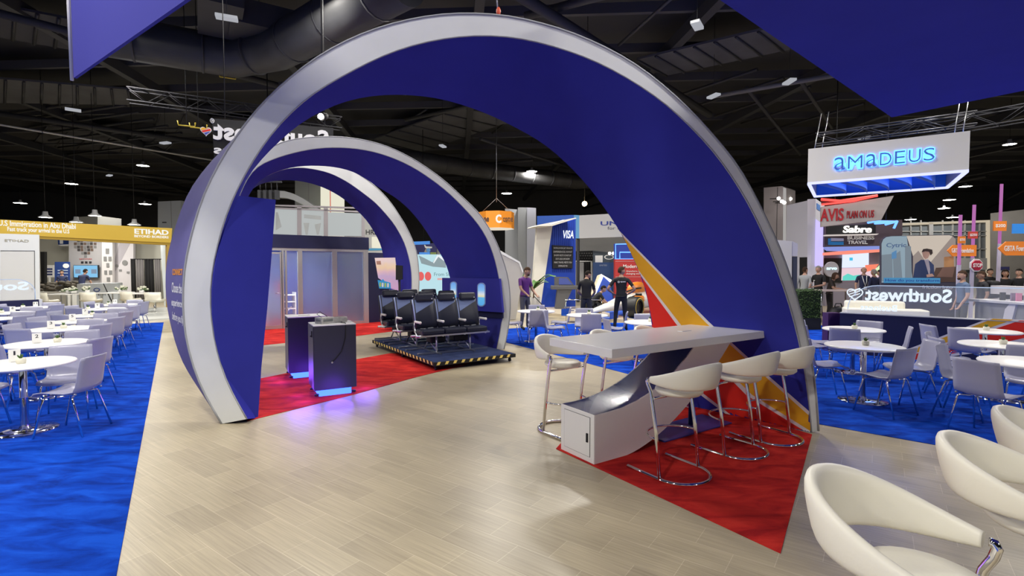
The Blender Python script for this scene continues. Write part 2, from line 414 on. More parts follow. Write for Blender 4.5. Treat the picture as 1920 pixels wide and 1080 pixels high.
E2b = [(1199,513),(1270,610),(1400,741),(1517,813)]
E3 = [(1225,640),(1290,715),(1380,785),(1450,806)]
E3b = [(1226,648),(1288,721),(1376,787),(1440,806)]
decal('border_stripe', STRIPEW, E1, E1b, arch1, base=b1)
decal('yellow_stripe', YELLOW, E1b, E2, arch1, base=b1)
decal('border_stripe', STRIPEW, E2, E2b, arch1, base=b1)
decal('red_stripe', RED, E2b, [E3[0], E3[1], E3[2], E3[3], (1490, 809)], arch1, base=b1)
decal('border_stripe', STRIPEW, E3, E3b, arch1, lift=.006, base=b1)
# closet panel inside the left leg
pa, pb = FL(458, 786), FL(484, 784)
pd = Vector((.74, .67, 0)).normalized()
pan = Board('leg_panel', 'x', 'x', FL(464, 786.5), FL(464, 786.5)+pd)
pp = pan.poly('leg_panel', BLUEFAB, [(464,785),(444,750),(426,714),(414,678),(404,636),(398,588),(398,540),(402,504),(411,463),(421,430),(447,367),(517,374.5),(510,470),(501,580),(490,690),(484,784)], 0, .03)
bpy.context.view_layer.update(); mw_ = pan.o.matrix_basis.copy(); pp.parent = arch1; pp.matrix_basis = Matrix.Translation(-b1) @ mw_; bpy.data.objects.remove(pan.o)
# print on the outside of the left leg
ORANGE = mat('orange_print', (.80, .30, .02), .6); PRW = mat('white_print', (.78, .78, .80), .6)
o_ = Vector((0, 0, CH))
bvo = BVHTree.FromPolygons([list(p) for row in [[p.lerp(q, k/3) for k in range(4)] for p, q in zip(cFo, cBo)] for p in row],
    [(i*4+k, i*4+k+1, (i+1)*4+k+1, (i+1)*4+k) for i in range(NA-1) for k in range(3)])
def wrap_text(s, m, u0, u1, v0, v1, shift=0, bold=.02):
    me = text_mesh(s, bold, 0.0)
    xs = [v.co.x for v in me.vertices]; ys = [v.co.y for v in me.vertices]; ax, bx, ay, by = min(xs), max(xs), min(ys), max(ys)
    for v in me.vertices:
        fx = (v.co.x-ax)/(bx-ax); fy = (v.co.y-ay)/(by-ay)
        r = ray(u0+fx*(u1-u0), v1+fy*(v0-v1)+fx*shift).normalized(); h = bvo.ray_cast(o_, r, 30)
        v.co = (h[0]-r*.035-b1) if h[0] is not None else (P(u0+fx*(u1-u0), v1, 6.1)-b1)
    me.materials.clear(); me.materials.append(m)
    o = bpy.data.objects.new('lettering', me); COL.objects.link(o); o.parent = arch1
wrap_text('CONNECT', ORANGE, 323, 342, 504, 516, 0, .03)
wrap_text('Choose the', PRW, 322, 340.5, 529, 548, 3, .02)
wrap_text('experience', PRW, 321.5, 341, 560, 577, 4, .02)
wrap_text('before you fly', PRW, 323, 343.5, 584, 603, 9, .02)

# ------------------------------------------------------------------ high table with its sweeping support
ft = FL(1147.5, 655.3, 1.07); ht = thing('high_table', 'long white high table on a swooping navy and white support', 'table', (ft.x, ft.y, 0), RZC)
# local: x along D (0..2.73), y along C (0..0.86)
mk('table_top', G().box((1.365, .445, 1.03), (2.73, .89, .08), bev=.004), WHITE, ht)
sup = G(); prof_t = []; prof_b = []
N_ = 20
x0, zt0 = -.04, .455
for i in range(N_+1):
    t = i/N_; x = x0+.02+1.42*t; prof_t.append((x, zt0+(.99-zt0)*t**2.3))
for i in range(N_+1):
    t = i/N_; x = x0+.32+1.75*t; prof_b.append((x, .0+.99*t**1.75))
outline = [(x0, 0), (x0, zt0)]+prof_t[1:]+prof_b[::-1]
yA, yB = .17, .64
mk('side_panel', G().prism(outline, yA-.002, yA+.012).prism(outline, yB-.012, yB+.002), WHITE, ht)
navyg = mat('navy_gloss_laminate', (.010, .022, .125), .22, coat=.25)
g = G(); g.grid([[(x, yA, z), (x, yB, z)] for x, z in [(x0, zt0)]+prof_t[1:]]); mk('curved_top_skin', g, navyg, ht)
g = G(); g.grid([[(x, yA, z), (x, yB, z)] for x, z in prof_b]); mk('curved_underside', g, navyg, ht)
ep = mk('end_panel', G().box((x0, (yA+yB)/2, zt0/2), (.014, yB-yA, zt0)), WHITE, ht)
dr = mk('access_door', G().box((x0-.009, (yA+yB)/2, zt0/2+.01), (.006, .36, .36)), WHITE, ht)
g = G()
for s in (-1, 1): g.box((x0-.0085, (yA+yB)/2+s*.1815, zt0/2+.01), (.004, .003, .366)); g.box((x0-.0085, (yA+yB)/2, zt0/2+.01+s*.1815), (.004, .366, .003))
mk('door_gap', g, BLACK, ht)
mk('door_handle', G().box((x0-.016, yA+.085, zt0/2+.0), (.012, .024, .085), bev=.005), BLACK, dr)
mk('post', G().tube([(1.62, .40, .03), (1.62, .40, 1.0)], .028, 14), navyg, ht)
mk('base_plate', G().box((1.52, .40, .013), (1.15, .40, .014), bev=.003), mat('blue_base_plate', (.03, .035, .22), .35), ht)
mk('power_cover', G().box((1.62, .50, 1.073), (.16, .07, .006), bev=.002), WHITE, ht)

# ------------------------------------------------------------------ bar stools: local +Y is where the sitter faces
def make_stool(label, group):
    t = thing('bar_stool', label, 'bar stool', (0, 0, 0), 0, group)
    L_ = .255
    g = G(); g.lathe([(0, -.035), (.12, -.036), (.175, -.028), (.198, -.008), (.198, .012), (.18, .028), (.11, .034), (0, .030)], 28, (0, .02, .735), sy=1.0)
    mk('seat', g, CREAM, t)
    # wrap-around padded back
    rows = []; M_ = 33
    for i in range(M_):
        a = PI*(-.03+1.06*i/(M_-1)); s = math.sin(max(0, min(PI, a)))
        x = L_*1.03*math.cos(a); y = .10-.40*max(0, s)**.8 if s > 0 else .10
        s = max(0, s)
        zc = .842+.065*s**1.3; hh = .028+.088*s**.8; th = .021+.012*s
        out = Vector((x, (y-.10)*1.0, 0)); out = out.normalized() if out.length > 1e-4 else Vector((1, 0, 0))
        row = []
        for k in range(16):
            b = 2*PI*k/16; cx = math.copysign(abs(math.cos(b))**.75, math.cos(b)); sz = math.copysign(abs(math.sin(b))**.7, math.sin(b))
            p = Vector((x, y, zc))+out*(th*cx+.22*hh*sz*s)+Vector((0, 0, hh*sz)); row.append(p)
        rows.append(row)
    g = G(); V = g.grid(rows, cyc=True); g.bm.faces.new(V[0]); g.bm.faces.new(V[-1][::-1]); mk('backrest', g, CREAM, t)
    for s in (-1, 1):
        pts = [(s*L_*1.03, .115, .842), (s*L_*1.035, .128, .842), (s*L_*1.035, .136, .825), (s*L_*1.03, .128, .79), (s*L_*1.01, .105, .74), (s*L_, .045, .40), (s*L_, 0, .018)]
        mk('leg', G().tube(pts, .0165, 10), CHROME, t)
    arc = [(L_*math.cos(a), -L_*math.sin(a)*.95-.0, .0165) for a in [PI*k/18 for k in range(19)]]
    pts = [(L_, .36, .0165), (L_, .18, .0165)]+arc+[(-L_, .18, .0165), (-L_, .36, .0165)]
    mk('floor_loop', G().tube(pts, .0165, 10), CHROME, t)
    fr = [(L_*math.cos(a), .04+L_*math.sin(a)*.95, .345) for a in [PI*k/16 for k in range(17)]]
    mk('footrest', G().tube(fr, .010, 8), CHROME, t)
    mk('seat_support', G().tube([(-L_, .075, .685), (L_, .075, .685)], .012, 8).tube([(-.12, .075, .69), (0, -.10, .692), (.12, .075, .69)], .008, 6), CHROME, t)
    return t
st0 = make_stool('white bar stool at the high table, nearest the support door, on the red carpet', 'bar stools at the high table')
def at_table(x, y): return (ft + Dv*x + Cv*y).to_2d().to_3d()
st0.location = at_table(.42, -.40); st0.rotation_euler = (0, 0, RZC)
dup(st0, at_table(1.36, -.36), RZC+R(3), 'white bar stool at the middle of the table\'s red carpet side')
dup(st0, at_table(2.00, -.36), RZC-R(2), 'white bar stool at the high table end, in front of the yellow stripe')
dup(st0, at_table(.36, 1.14), RZC+PI+R(2), 'white bar stool behind the support door, on the tiled floor')
dup(st0, at_table(1.18, 1.14), RZC+PI, 'white bar stool behind the middle of the high table, back edge just showing')
dup(st0, at_table(1.95, 1.14), RZC+PI, 'white bar stool behind the high table by the red stripe, mostly hidden')
fg = dup(st0, (1.355, 1.655, 0), RZC+PI, 'biggest white bar stool, nearest the camera, chrome elbow in view', 'bar stools in the near corner')
dup(st0, (2.20, 2.07, 0), RZC+PI+R(4), 'white bar stool in the near corner, second from the red carpet', 'bar stools in the near corner')
dup(st0, (2.86, 2.50, 0), RZC+PI, 'white bar stool in the near corner, rim cut by the photo edge', 'bar stools in the near corner')

# ------------------------------------------------------------------ glowing pedestals
def pedestal(px, w, dep, h, label, rz):
    p = FL(*px); t = thing('display_pedestal', label, 'pedestal', (p.x, p.y, 0), rz, 'dark pedestals with lit plinths')
    # local x along D, y along C; plinth corner at origin
    mk('lit_plinth', G().box((w*.385, dep*.42, .055), (w*.77, dep*.84, .096), bev=.006), em('blue_glow', (.03, .09, 1.0), 5.5), t)
    o = mk('cabinet', G().box((w*.385, dep*.42, .10+h/2), (w, dep, h), bev=.003), KIOSK, t)
    mk('worktop', G().box((w*.385, dep*.42, .107+h), (w+.004, dep+.004, .014), bev=.002), WHITE, t)
    d = mk('door', G().box((w*.385-w/2-.003, dep*.42, .10+h/2), (.006, dep-.03, h-.03)), KIOSK, t)
    mk('door_latch', G().box((w*.385-w/2-.010, dep*.42-dep*.28, .10+h*.87), (.012, .035, .085), bev=.004).tube([(w*.385-w/2-.018, dep*.42-dep*.28, .10+h*.84), (w*.385-w/2-.030, dep*.42-dep*.28, .10+h*.84)], .010, 8), BLACK, d)
    for sx in (0, 1):
        for sy in (0, 1):
            mk('caster', G().lathe([(0, -.012), (.028, -.012), (.030, 0), (.028, .012), (0, .012)], 12, (w*(.385-.44+.88*sx), dep*(.42-.42+.84*sy), .035)), BLACK, t)
    mk('glow_light', G().box((w*.385, dep*.42, .004), (w*.70, dep*.76, .004)), em('blue_glow_under', (.03, .06, 1.0), 3), t)
    la = bpy.data.lights.new('plinth_lamp', 'POINT'); la.energy = 11; la.color = (.20, .06, 1.0); la.shadow_soft_size = .22
    for q in ((w*.385, -.26, .05), (-.26, dep*.42, .05), (w*.77+.24, dep*.42, .05), (-.2, -.2, .05)):
        lo = bpy.data.objects.new('plinth_lamp', la); COL.objects.link(lo); lo.parent = t; lo.location = q
    return t
ped1 = pedestal((598.3, 744.8), .565, .50, .885, 'front dark pedestal with a blue glowing plinth and small boxes on top', RZC-R(4))
ped2 = pedestal((550, 710.5), .565, .50, .885, 'rear dark pedestal with a blue glowing plinth and a slot in its white top', RZC-R(4))
mk('card_slot', G().box((.2, .2, 1.0005), (.18, .025, .003)), BLACK, ped2)
cord = mk('power_cord', G().tube([(.34, .20, 1.005), (.36, .0, 1.012), (.36, -.045, .98), (.35, -.047, .8), (.30, -.047, .62), (.22, -.047, .52), (.18, -.05, .48)], .006, 6), BLACK, ped1)
mk('cord_grommet', G().tube([(.17, -.042, .475), (.17, -.056, .475)], .014, 10), STEEL, ped1)
BOXM = mat('grey_white_carton', (.50, .49, .45), .6, noise=.2, nscale=30)
def topper(name, label, x, y, s, rz, m=BOXM, extra=None):
    w = ped1.matrix_basis @ Vector((x, y, .999+.0)); o = mk(name, G().box((0, 0, s[2]/2), s, bev=.003), m); o.location = w; o.rotation_euler = (0, 0, RZC+rz)
    tag(o, label, 'box'); return o
q = topper('cable_box', 'grey printed box with a loose cable, left one on the front pedestal', .12, .21, (.20, .17, .085), R(20))
mk('box_print', G().box((0, -.086, .045), (.15, .001, .035)).box((-.101, 0, .045), (.001, .12, .03)), mat('grey_print', (.20, .21, .20), .7), q)
mk('loose_cable', G().tube([(-.05, 0, .088), (-.08, .06, .13), (-.01, .10, .16), (.06, .05, .10), (.02, -.03, .092)], .004, 6), DARK, q)
q = topper('open_tray', 'grey open tray beside the cable box on the front pedestal', .32, .27, (.21, .16, .075), R(5))
mk('tray_hollow', G().box((0, .0, .0755), (.18, .13, .002)), mat('tray_inside', (.16, .13, .13), .7), q)
q = topper('power_adapter', 'small white adapter lying at the front pedestal\'s corner', .45, .18, (.06, .03, .022), R(30), WHITE)
q['category'] = 'adapter'

# ------------------------------------------------------------------ airline seat platform
pc, pl_ = CD(7.98, 3.66), CD(11.25, 3.66)
pf = thing('rolling_platform', 'dark blue carpeted rolling platform edged with black and yellow hazard tape', 'platform', (pc.x, pc.y, 0), RZC)
DX, DY, PZ = 1.66, 3.28, .155
mk('deck', G().box((DX/2, DY/2, PZ-.03), (DX, DY, .06)), mat('slate_blue_carpet', (.022, .032, .085), .95, noise=.25, nscale=5, spec=.1), pf)
mk('edge_frame', G().box((DX/2, -.008, PZ-.035), (DX+.03, .016, .066)).box((-.008, DY/2, PZ-.035), (.016, DY+.03, .066)).box((DX+.008, DY/2, PZ-.035), (.016, DY, .066)).box((DX/2, DY+.008, PZ-.035), (DX, .016, .066)), BLACK, pf)
g = G()
TAPEY = mat('hazard_tape_yellow', (.80, .60, .16), .5)
k = .03
while k < DX-.06:
    g.prism([(k, PZ-.052), (k+.055, PZ-.052), (k+.085, PZ), (k+.03, PZ)], -.020, -.015); k += .16
k = .04
while k < DY-.06:
    g.prism([(k, PZ-.052), (k+.055, PZ-.052), (k+.085, PZ), (k+.03, PZ)], -.020, -.015, 'YZ'); k += .16
mk('hazard_tape', g, TAPEY, pf)
for sx in (.06, DX-.06):
    for sy in (.08, DY/2, DY-.08):
        mk('caster', G().tube([(sx-.015, sy, .035), (sx+.015, sy, .035)], .034, 12).box((sx, sy, .08), (.03, .04, .05)), BLACK, pf)
def seat_row(label):
    t = thing('airline_seat_row', label, 'airline seats', (0, 0, 0), 0, 'rows of airline seats')
    # local +Y forward (toward the viewer), x along the row; origin on the deck below the row's middle
    for k in (-1, 0, 1):
        x = k*.47
        c = mk('seat_cushion', G().box((x, .16, .42), (.452, .47, .105), bev=.03), LEATHER, t)
        # backrest: leaning slab with a slate triangle at the top
        prof = [(-.01, .42), (.055, .50), (.045, .60), (.0, .76), (-.055, .92), (-.10, 1.03)]
        rows = []
        for y, z in prof:
            rows.append([(x+s*.218, y+ (.02 if abs(s) > .9 else 0), z) for s in (-1, -.8, -.4, 0, .4, .8, 1)])
        g = G(); g.grid(rows); g.solid(.085); b = mk('backrest', g, LEATHER, t)
        yb = lambda z: [y for y in [None]] and 0
        def by(z):
            for (y0, z0), (y1, z1) in zip(prof, prof[1:]):
                if z0 <= z <= z1: return y0+(y1-y0)*(z-z0)/(z1-z0)
            return prof[-1][0]
        g = G()
        tri = []
        n_ = 10
        rows = []
        for i in range(n_+1):
            f = i/n_; zb = .76+.19*f; zt = 1.015
            # seen from the sitter's front, x runs right to left
            X_ = x+.200-.40*f
            rows.append([(X_, by(zb+(zt-zb)*j/4)+.008, zb+(zt-zb)*j/4) for j in range(5)])
        g.grid(rows); mk('slate_panel', g, SLATE, b)
        mk('side_bolster', G().tube([(x+.222, by(z)-.0, z) for z in (.60, .76, .90, 1.01)], .018, 6), mat('pale_slate_trim', (.26, .32, .55), .4), b)
        h = mk('headrest', G().box((x-.01, -.060, 1.055), (.37, .085, .155), bev=.035, rx=R(14)), LEATHER, t)
        mk('heart_badge', G().box((x-.14, -.006, 1.03), (.022, .004, .022), rz=0), mat('silver_badge', (.55, .55, .6), .4), h)
        mk('seat_belt', G().box((x-.05, .13, .478), (.13, .03, .012), rz=.4).box((x+.12, .16, .477), (.10, .03, .01), rz=-.5), mat('belt_grey', (.2, .21, .24), .6), t)
    for k in (-1.5, -.5, .5, 1.5):
        x = k*.47
        a = mk('armrest', G().box((x, .17, .605), (.045, .26, .045), bev=.018).ball((x, .30, .605), (.028, .03, .028), 10), ALUWHITE, t)
        mk('armrest_support', G().tube([(x, .03, .59), (x, .02, .52), (x, .06, .40), (x, .16, .335), (x, .30, .33)], .016, 8), STEEL, a)
    mk('seat_beam', G().tube([(-.78, .26, .345), (.78, .26, .345)], .022, 8).tube([(-.78, .02, .33), (.78, .02, .33)], .022, 8).box((0, .38, .355), (1.5, .012, .03)), STEEL, t)
    for x in (-.36, .36):
        mk('leg', G().tube([(x, .26, .34), (x, .28, .02)], .020, 8).tube([(x, .26, .05), (x, -.30, .33)], .014, 8).tube([(x, .02, .33), (x, -.30, .02)], .016, 8), STEEL, t)
    mk('floor_rail', G().box((0, .28, .018), (1.5, .035, .03)).box((0, -.30, .018), (1.5, .035, .03)).box((-.36, .0, .012), (.04, .95, .02)).box((.36, .0, .012), (.04, .95, .02)), STEEL, t)
    mk('life_vest_pouch', G().box((-.25, .0, .24), (.32, .26, .13), bev=.03).box((.25, .0, .24), (.32, .26, .13), bev=.03), BLACK, t)
    return t
sr = seat_row('front row of three black leather airline seats with slate blue shoulders')
def place_row(o, c): p = CD(c, 4.45); o.location = (p.x, p.y, PZ); o.rotation_euler = (0, 0, RZC+PI)
place_row(sr, 9.08)
s2 = dup(sr, label='second row of three airline seats, partly hidden by the front row'); place_row(s2, 10.05)
s3 = dup(sr, label='last row of three airline seats, below the pastel poster'); place_row(s3, 10.98)
# cabin side wall with windows
cw = Board('cabin_side_wall', 'royal blue cabin wall with two lit airplane windows', 'wall panel', CD(11.35, 5.28), CD(9.36, 5.83))
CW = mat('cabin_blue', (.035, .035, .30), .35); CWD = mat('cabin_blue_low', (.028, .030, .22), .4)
CWH = cw
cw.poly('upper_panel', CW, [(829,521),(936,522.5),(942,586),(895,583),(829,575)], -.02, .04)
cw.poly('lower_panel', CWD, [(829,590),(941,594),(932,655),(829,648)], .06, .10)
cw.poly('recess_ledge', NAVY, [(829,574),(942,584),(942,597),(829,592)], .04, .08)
SKYM = None
def window_pane_material():
    m = bpy.data.materials.new('lit_window_view'); m.use_nodes = True; nt = m.node_tree; b = nt.nodes['Principled BSDF']
    tc = nt.nodes.new('ShaderNodeTexCoord'); sx = nt.nodes.new('ShaderNodeSeparateXYZ'); nt.links.new(tc.outputs['Generated'], sx.inputs[0])
    cr = nt.nodes.new('ShaderNodeValToRGB'); nt.links.new(sx.outputs['Z'], cr.inputs[0]); e = cr.color_ramp.elements
    e[0].color = (.10, .42, .85, 1); e[1].color = (.14, .36, .85, 1)
    for p_, c_ in ((.36, (.12, .50, .88, 1)), (.42, (.85, .78, .45, 1)), (.52, (.75, .80, .85, 1)), (.7, (.25, .55, .95, 1))):
        q_ = e.new(p_); q_.color = c_
    nt.links.new(cr.outputs[0], b.inputs['Emission Color']); b.inputs['Emission Strength'].default_value = .9; b.inputs['Base Color'].default_value = (.02, .02, .02, 1)
    return m
WV = window_pane_material(); WFR = mat('window_surround', (.30, .42, .75), .4)
def oval(u0, u1, v0, v1, n=24, p=.55):
    cx, cy, a, b = (u0+u1)/2, (v0+v1)/2, (u1-u0)/2, (v1-v0)/2; out = []
    for k in range(n):
        t = 2*PI*k/n; c, s = math.cos(t), math.sin(t)
        # stadium
        if b > a: y = s*a+math.copysign(b-a, s) if abs(s) > 1e-6 else 0; out.append((cx+a*c, cy+y))
        else: out.append((cx+a*c, cy+b*s))
    return out
for (u0, u1, v0, v1) in ((843.5, 856.5, 527.5, 569), (894.5, 910, 530, 575)):
    w = cw.poly('window_frame', WFR, oval(u0, u1, v0, v1), -.035, -.02)
    cw.poly('window_view', WV, oval(u0+1.6, u1-1.6, v0+2, v1-2), -.038, -.036).parent = w
    bpy.data.objects[w.name].children[0].parent = w
# ------------------------------------------------------------------ cafe tables and chairs on the blue carpets
CZ = .006
def make_chair(label, group):
    t = thing('cafe_chair', label, 'chair', (0, 0, 0), 0, group)          # local +Y: where the sitter faces
    prof = [(.225, .418), (.21, .442), (.14, .452), (.04, .440), (-.07, .432), (-.14, .440), (-.185, .468), (-.208, .52), (-.222, .60), (-.238, .70), (-.258, .79), (-.268, .825)]
    rows = []
    for i, (y, z) in enumerate(prof):
        f = i/(len(prof)-1); w = .225-.02*max(0, f-.5)*2; row = []
        for k in range(9):
            s = -1+2*k/8; e = abs(s)**3
            up = .022*e if i < 6 else 0; fw = .028*e if i >= 5 else 0
            row.append((s*w, y+fw, z+up))
        rows.append(row)
    g = G(); g.grid(rows); g.solid(.009)
    for f in g.bm.faces: f.smooth = True
    mk('seat_shell', g, LILAC, t)
    for sx in (-1, 1):
        for y0, y1 in ((.13, .20), (-.13, -.22)):
            mk('leg', G().tube([(sx*.10, y0*.8, .424), (sx*.185, y0, .418), (sx*.20, y0*1.05, .40), (sx*.232, y1*1.12, 0)], .0105, 8), CHROME, t)
    mk('under_frame', G().tube([(-.11, .10, .424), (-.11, -.10, .424)], .009, 6).tube([(.11, .10, .424), (.11, -.10, .424)], .009, 6).tube([(-.11, .0, .424), (.11, .0, .424)], .009, 6), CHROME, t)
    for sx in (-1, 1): mk('frame_bolt', G().ball((sx*.2, -.165, .445), (.013, .013, .013), 8), STEEL, t)
    return t
def make_table(label, group):
    t = thing('cafe_table', label, 'table', (0, 0, 0), 0, group)
    mk('table_top', G().lathe([(0, .715), (.44, .715), (.455, .722), (.458, .732), (.45, .742), (.44, .745), (0, .745)], 40), WHITE, t)
    mk('pedestal', G().lathe([(.036, .02), (.036, .36), (.039, .362), (.039, .37), (.034, .372), (.034, .70)], 20), CHROME, t)
    mk('top_plate', G().box((0, 0, .707), (.22, .22, .015)), BLACK, t)
    mk('base_disc', G().lathe([(0, 0), (.285, 0), (.285, .008), (.15, .018), (.05, .028), (.04, .05), (0, .05)], 36), CHROME, t)
    return t
def make_pot(label, group):
    t = thing('succulent_pot', label, 'potted plant', (0, 0, 0), 0, group)
    mk('pot', G().lathe([(0, 0), (.036, 0), (.043, .02), (.043, .058), (.038, .060), (.036, .05), (0, .048)], 16), POT, t)
    g = G()
    rnd = random.Random(3)
    for k in range(11):
        a = rnd.random()*6.28; l = .03+.035*rnd.random(); b = rnd.random()*.8
        d = Vector((math.cos(a)*b, math.sin(a)*b, 1)).normalized()
        g.tube([Vector((0, 0, .048)), Vector((0, 0, .048))+d*l*.6, Vector((0, 0, .048))+d*l], [.006, .007, .001], 5)
    mk('succulent', g, GREEN, t)
    return t
chair0 = None; table0 = None; pot0 = None
def add_chair(p, face, label, group):
    """face: compass angle (rad, counterclockwise from +x) the sitter looks"""
    global chair0
    if chair0 is None: chair0 = make_chair(label, group); o = chair0
    else: o = dup(chair0, label=label, group=group); o['group'] = group
    o.location = (p.x, p.y, CZ); o.rotation_euler = (0, 0, face-PI/2); return o
def add_table(p, label, group):
    global table0
    if table0 is None: table0 = make_table(label, group); o = table0
    else: o = dup(table0, label=label, group=group)
    o.location = (p.x, p.y, CZ); o.rotation_euler = (0, 0, random.random()*3); return o
def add_pot(p, label, group):
    global pot0
    if pot0 is None: pot0 = make_pot(label, group); o = pot0
    else: o = dup(pot0, label=label, group=group)
    o.location = (p.x, p.y, .745+CZ); o.rotation_euler = (0, 0, random.random()*6); return o
def add_card(p, num, face, label):
    t = thing('number_card', label, 'table number', (p.x, p.y, .745+CZ), face, 'table number cards')
    mk('card', G().box((0, 0, .070), (.098, .012, .135), bev=.004), PAPER, t)
    w = .034 if len(num) == 1 else .062
    if num == '1': w = .016
    put_text(num, INK, t, -w/2, w/2, .075, .12, -.0065, .0008, .01, name='number')
    mk('card_foot', G().box((0, 0, .004), (.06, .05, .006), bev=.001), mat('clear_foot', (.5, .5, .48), .3), t)
    return t
GL, GR_, GM = 'cafe chairs in the numbered table area', 'cafe chairs right of the arch', 'cafe chairs beyond the seats'
# (px of the top's middle, card, words) ; side offsets: aisle (toward the wooden floor), far, inner, near
LT = [((42, 681), '1'), ((88, 643), '2'), ((115, 616), '3'), ((146, 602), '5'), ((171, 591), '7'), ((194, 579), '9'), ((222, 571), '12'),
      ((17, 586.5), '8'), ((57, 576.5), '11'), ((-22, 598), '')]
OFF = {'aisle': ((.56, -.04), 180), 'far': ((.02, .52), -62), 'inner': ((-.55, -.02), 4), 'near': ((-.03, -.54), 92)}
rnd = random.Random(11)
for i, (px, num) in enumerate(LT):
    p = FL(px[0], px[1], .745)
    nm = ('with number card '+num) if num else 'cut by the photo edge, before table 8'
    add_table(p, 'white round cafe table '+nm, 'numbered cafe tables')
    toC = (Vector((0, 0, 0))-p).normalized(); right = Vector((-toC.y, toC.x, 0))
    cp = p - right*.06 + toC*.0
    if num:
        # card stands a little left of the middle as seen, the pot to its right
        seen_right = Vector((-toC.y, toC.x, 0))
        if seen_right.x < 0: seen_right = -seen_right
        s1 = {'1': -.06, '2': -.10, '3': -.13, '5': -.08, '7': -.10, '9': -.12, '12': -.08, '8': .06, '11': .10}[num]
        s2 = {'1': -.01, '2': .11, '3': .03, '5': 9, '7': .02, '9': -.30, '12': -.22, '8': -.12, '11': -.14}[num]
        back = {'1': .12}.get(num, 0.)
        c = p+seen_right*s1 - toC*back
        add_card(c, num, math.atan2(toC.y, toC.x)+PI/2, 'white card with black number %s on a round table' % num)
        if s2 < 5: add_pot(p+seen_right*s2+toC*.05, 'small succulent in an ivory cup beside number card '+num, 'succulent pots on the cafe tables')
    for side in ('aisle', 'far', 'inner', 'near'):
        if px[0] < 60 and i == 0 and side == 'near': continue
        (ox, oy), fa = OFF[side]
        jx, jy, ja = rnd.uniform(-.05, .05), rnd.uniform(-.05, .05), rnd.uniform(-9, 9)
        q = p+Vector((ox+jx, oy+jy, 0))
        words_ = {'aisle': 'on the side toward the wooden floor', 'far': 'on the far side', 'inner': 'on the side away from the arch', 'near': 'on the camera side'}[side]
        add_chair(q, R(fa+ja), 'lilac chair at '+('table '+num if num else 'the edge table by table 8')+', '+words_, GL)
RT = [((1620, 648), 'beside the largest arch\'s striped foot', 'by the arch foot'), ((1600, 617), 'second behind the arch foot, toward the hedge', 'toward the hedge'),
      ((1847, 620), 'touching the striped low wall', 'touching the striped wall'), ((1878, 646), 'between two others before the striped wall', 'second from the striped wall'),
      ((1936, 680), 'nearest the white corner stools, cut by the photo edge', 'by the corner stools')]
ROFF = [[((-.12, -.56), 112), ((-.42, .16), -15), ((.58, -.06), 170)],
        [((-.42, -.46), 55), ((-.66, .02), -5), ((-.40, .42), -45), ((.44, .36), 215), ((.42, -.32), 150)],
        [((-.62, .10), -10), ((-.50, -.30), 20), ((.45, -.35), 140)],
        [((-.60, .02), -12), ((-.30, .48), -50), ((.5, -.2), 160)],
        [((-.70, -.24), 22), ((-.25, .54), -55), ((.45, .45), -135)]]
sidew = [['with its back to the camera', 'tucked behind the arch edge', 'with its back to the striped wall'],
         ['with its back to the nearer table', 'on the arch side', 'on the hedge side', 'before the dark wall', 'on the camera side'],
         ['on the aisle side', 'nearer the camera', 'at its photo edge side'],
         ['on the aisle side', 'on the far side', 'at its near side'],
         ['with its back to the aisle', 'on the far side', 'toward the wall']]
for i, (px, lab, short) in enumerate(RT):
    p = FL(px[0], px[1], .745)
    add_table(p, 'white round cafe table '+lab, 'cafe tables right of the arch')
    add_pot(p+Vector((.02, .0, 0)), 'small succulent in an ivory cup on the table '+short, 'succulent pots right of the arch')
    for ((ox, oy), fa), w in zip(ROFF[i], sidew[i]):
        add_chair(p+Vector((ox, oy, 0)), R(fa+rnd.uniform(-5, 5)), 'lilac chair at the table '+short+', '+w, GR_)
CT = [((1005, 583), 'before the man in purple', .98), ((1101, 590.5), 'before the men in black', 1), ((1216, 604), 'behind the red stripe', 1)]
COFF = [[((.02, -.58), 92), ((-.58, -.10), -5), ((.60, .05), 170), ((.05, .58), -88)],
        [((-.02, -.50), 95), ((-.72, .0), -4), ((.60, -.15), 165), ((.02, .55), -92)],
        [((-.62, -.12), 12), ((.1, .56), -95)]]
for i, (px, lab, _s) in enumerate(CT):
    p = FL(px[0], px[1], .745)
    add_table(p, 'white round cafe table '+lab, 'cafe tables beyond the stand')
    add_pot(p+Vector((.05, .05, 0)), 'small succulent pot on the table '+lab, 'succulent pots beyond the stand')
    for ((ox, oy), fa), w in zip(COFF[i], ['with its back to the camera', 'on the seat row side', 'on the striped arch side', 'on the far side']):
        add_chair(p+Vector((ox, oy, 0)), R(fa+rnd.uniform(-6, 6)), 'lilac chair at the table '+lab+', '+w, GM)
# ------------------------------------------------------------------ the stand's glazed low walls with reversed letters
LETTER = em('letter_white', (.80, .90, 1.0), 1.05)
def lineP(u0, v0, z0, u1, v1, z1): return FL(u0, v0, z0), FL(u1, v1, z1)
a_, b_ = FL(1575, 586, .85), FL(1920, 603, .85)
dirw = (b_-a_).normalized()
lw = Board('stand_partition', 'navy low wall with yellow and red stripes under a reversed glass sign', 'low wall', a_, b_)
LWL = lw.len+2.2
lw.slab('wall_body', NAVY, 0, LWL, 0, .835, 0, .22)
lw.slab('wall_cap', mat('cap_grey', (.35, .36, .40), .4), -.01, LWL+.01, .835, .85, -.01, .23)
def wp(pts): return [lw.px(u, v, -.002) for u, v in pts]
def wall_stripe(part, m, pts, y): mk(part, G().prism(wp(pts), y, -.0005), m, lw.o)
wall_stripe('border_stripe', STRIPEW, [(1688,660),(1855,596.5),(1990,603),(1990,640),(1688,681)], -.003)
wall_stripe('yellow_stripe', YELLOW, [(1688,664),(1862,597.5),(1900,599.5),(1700,667.5),(1688,671)], -.005)
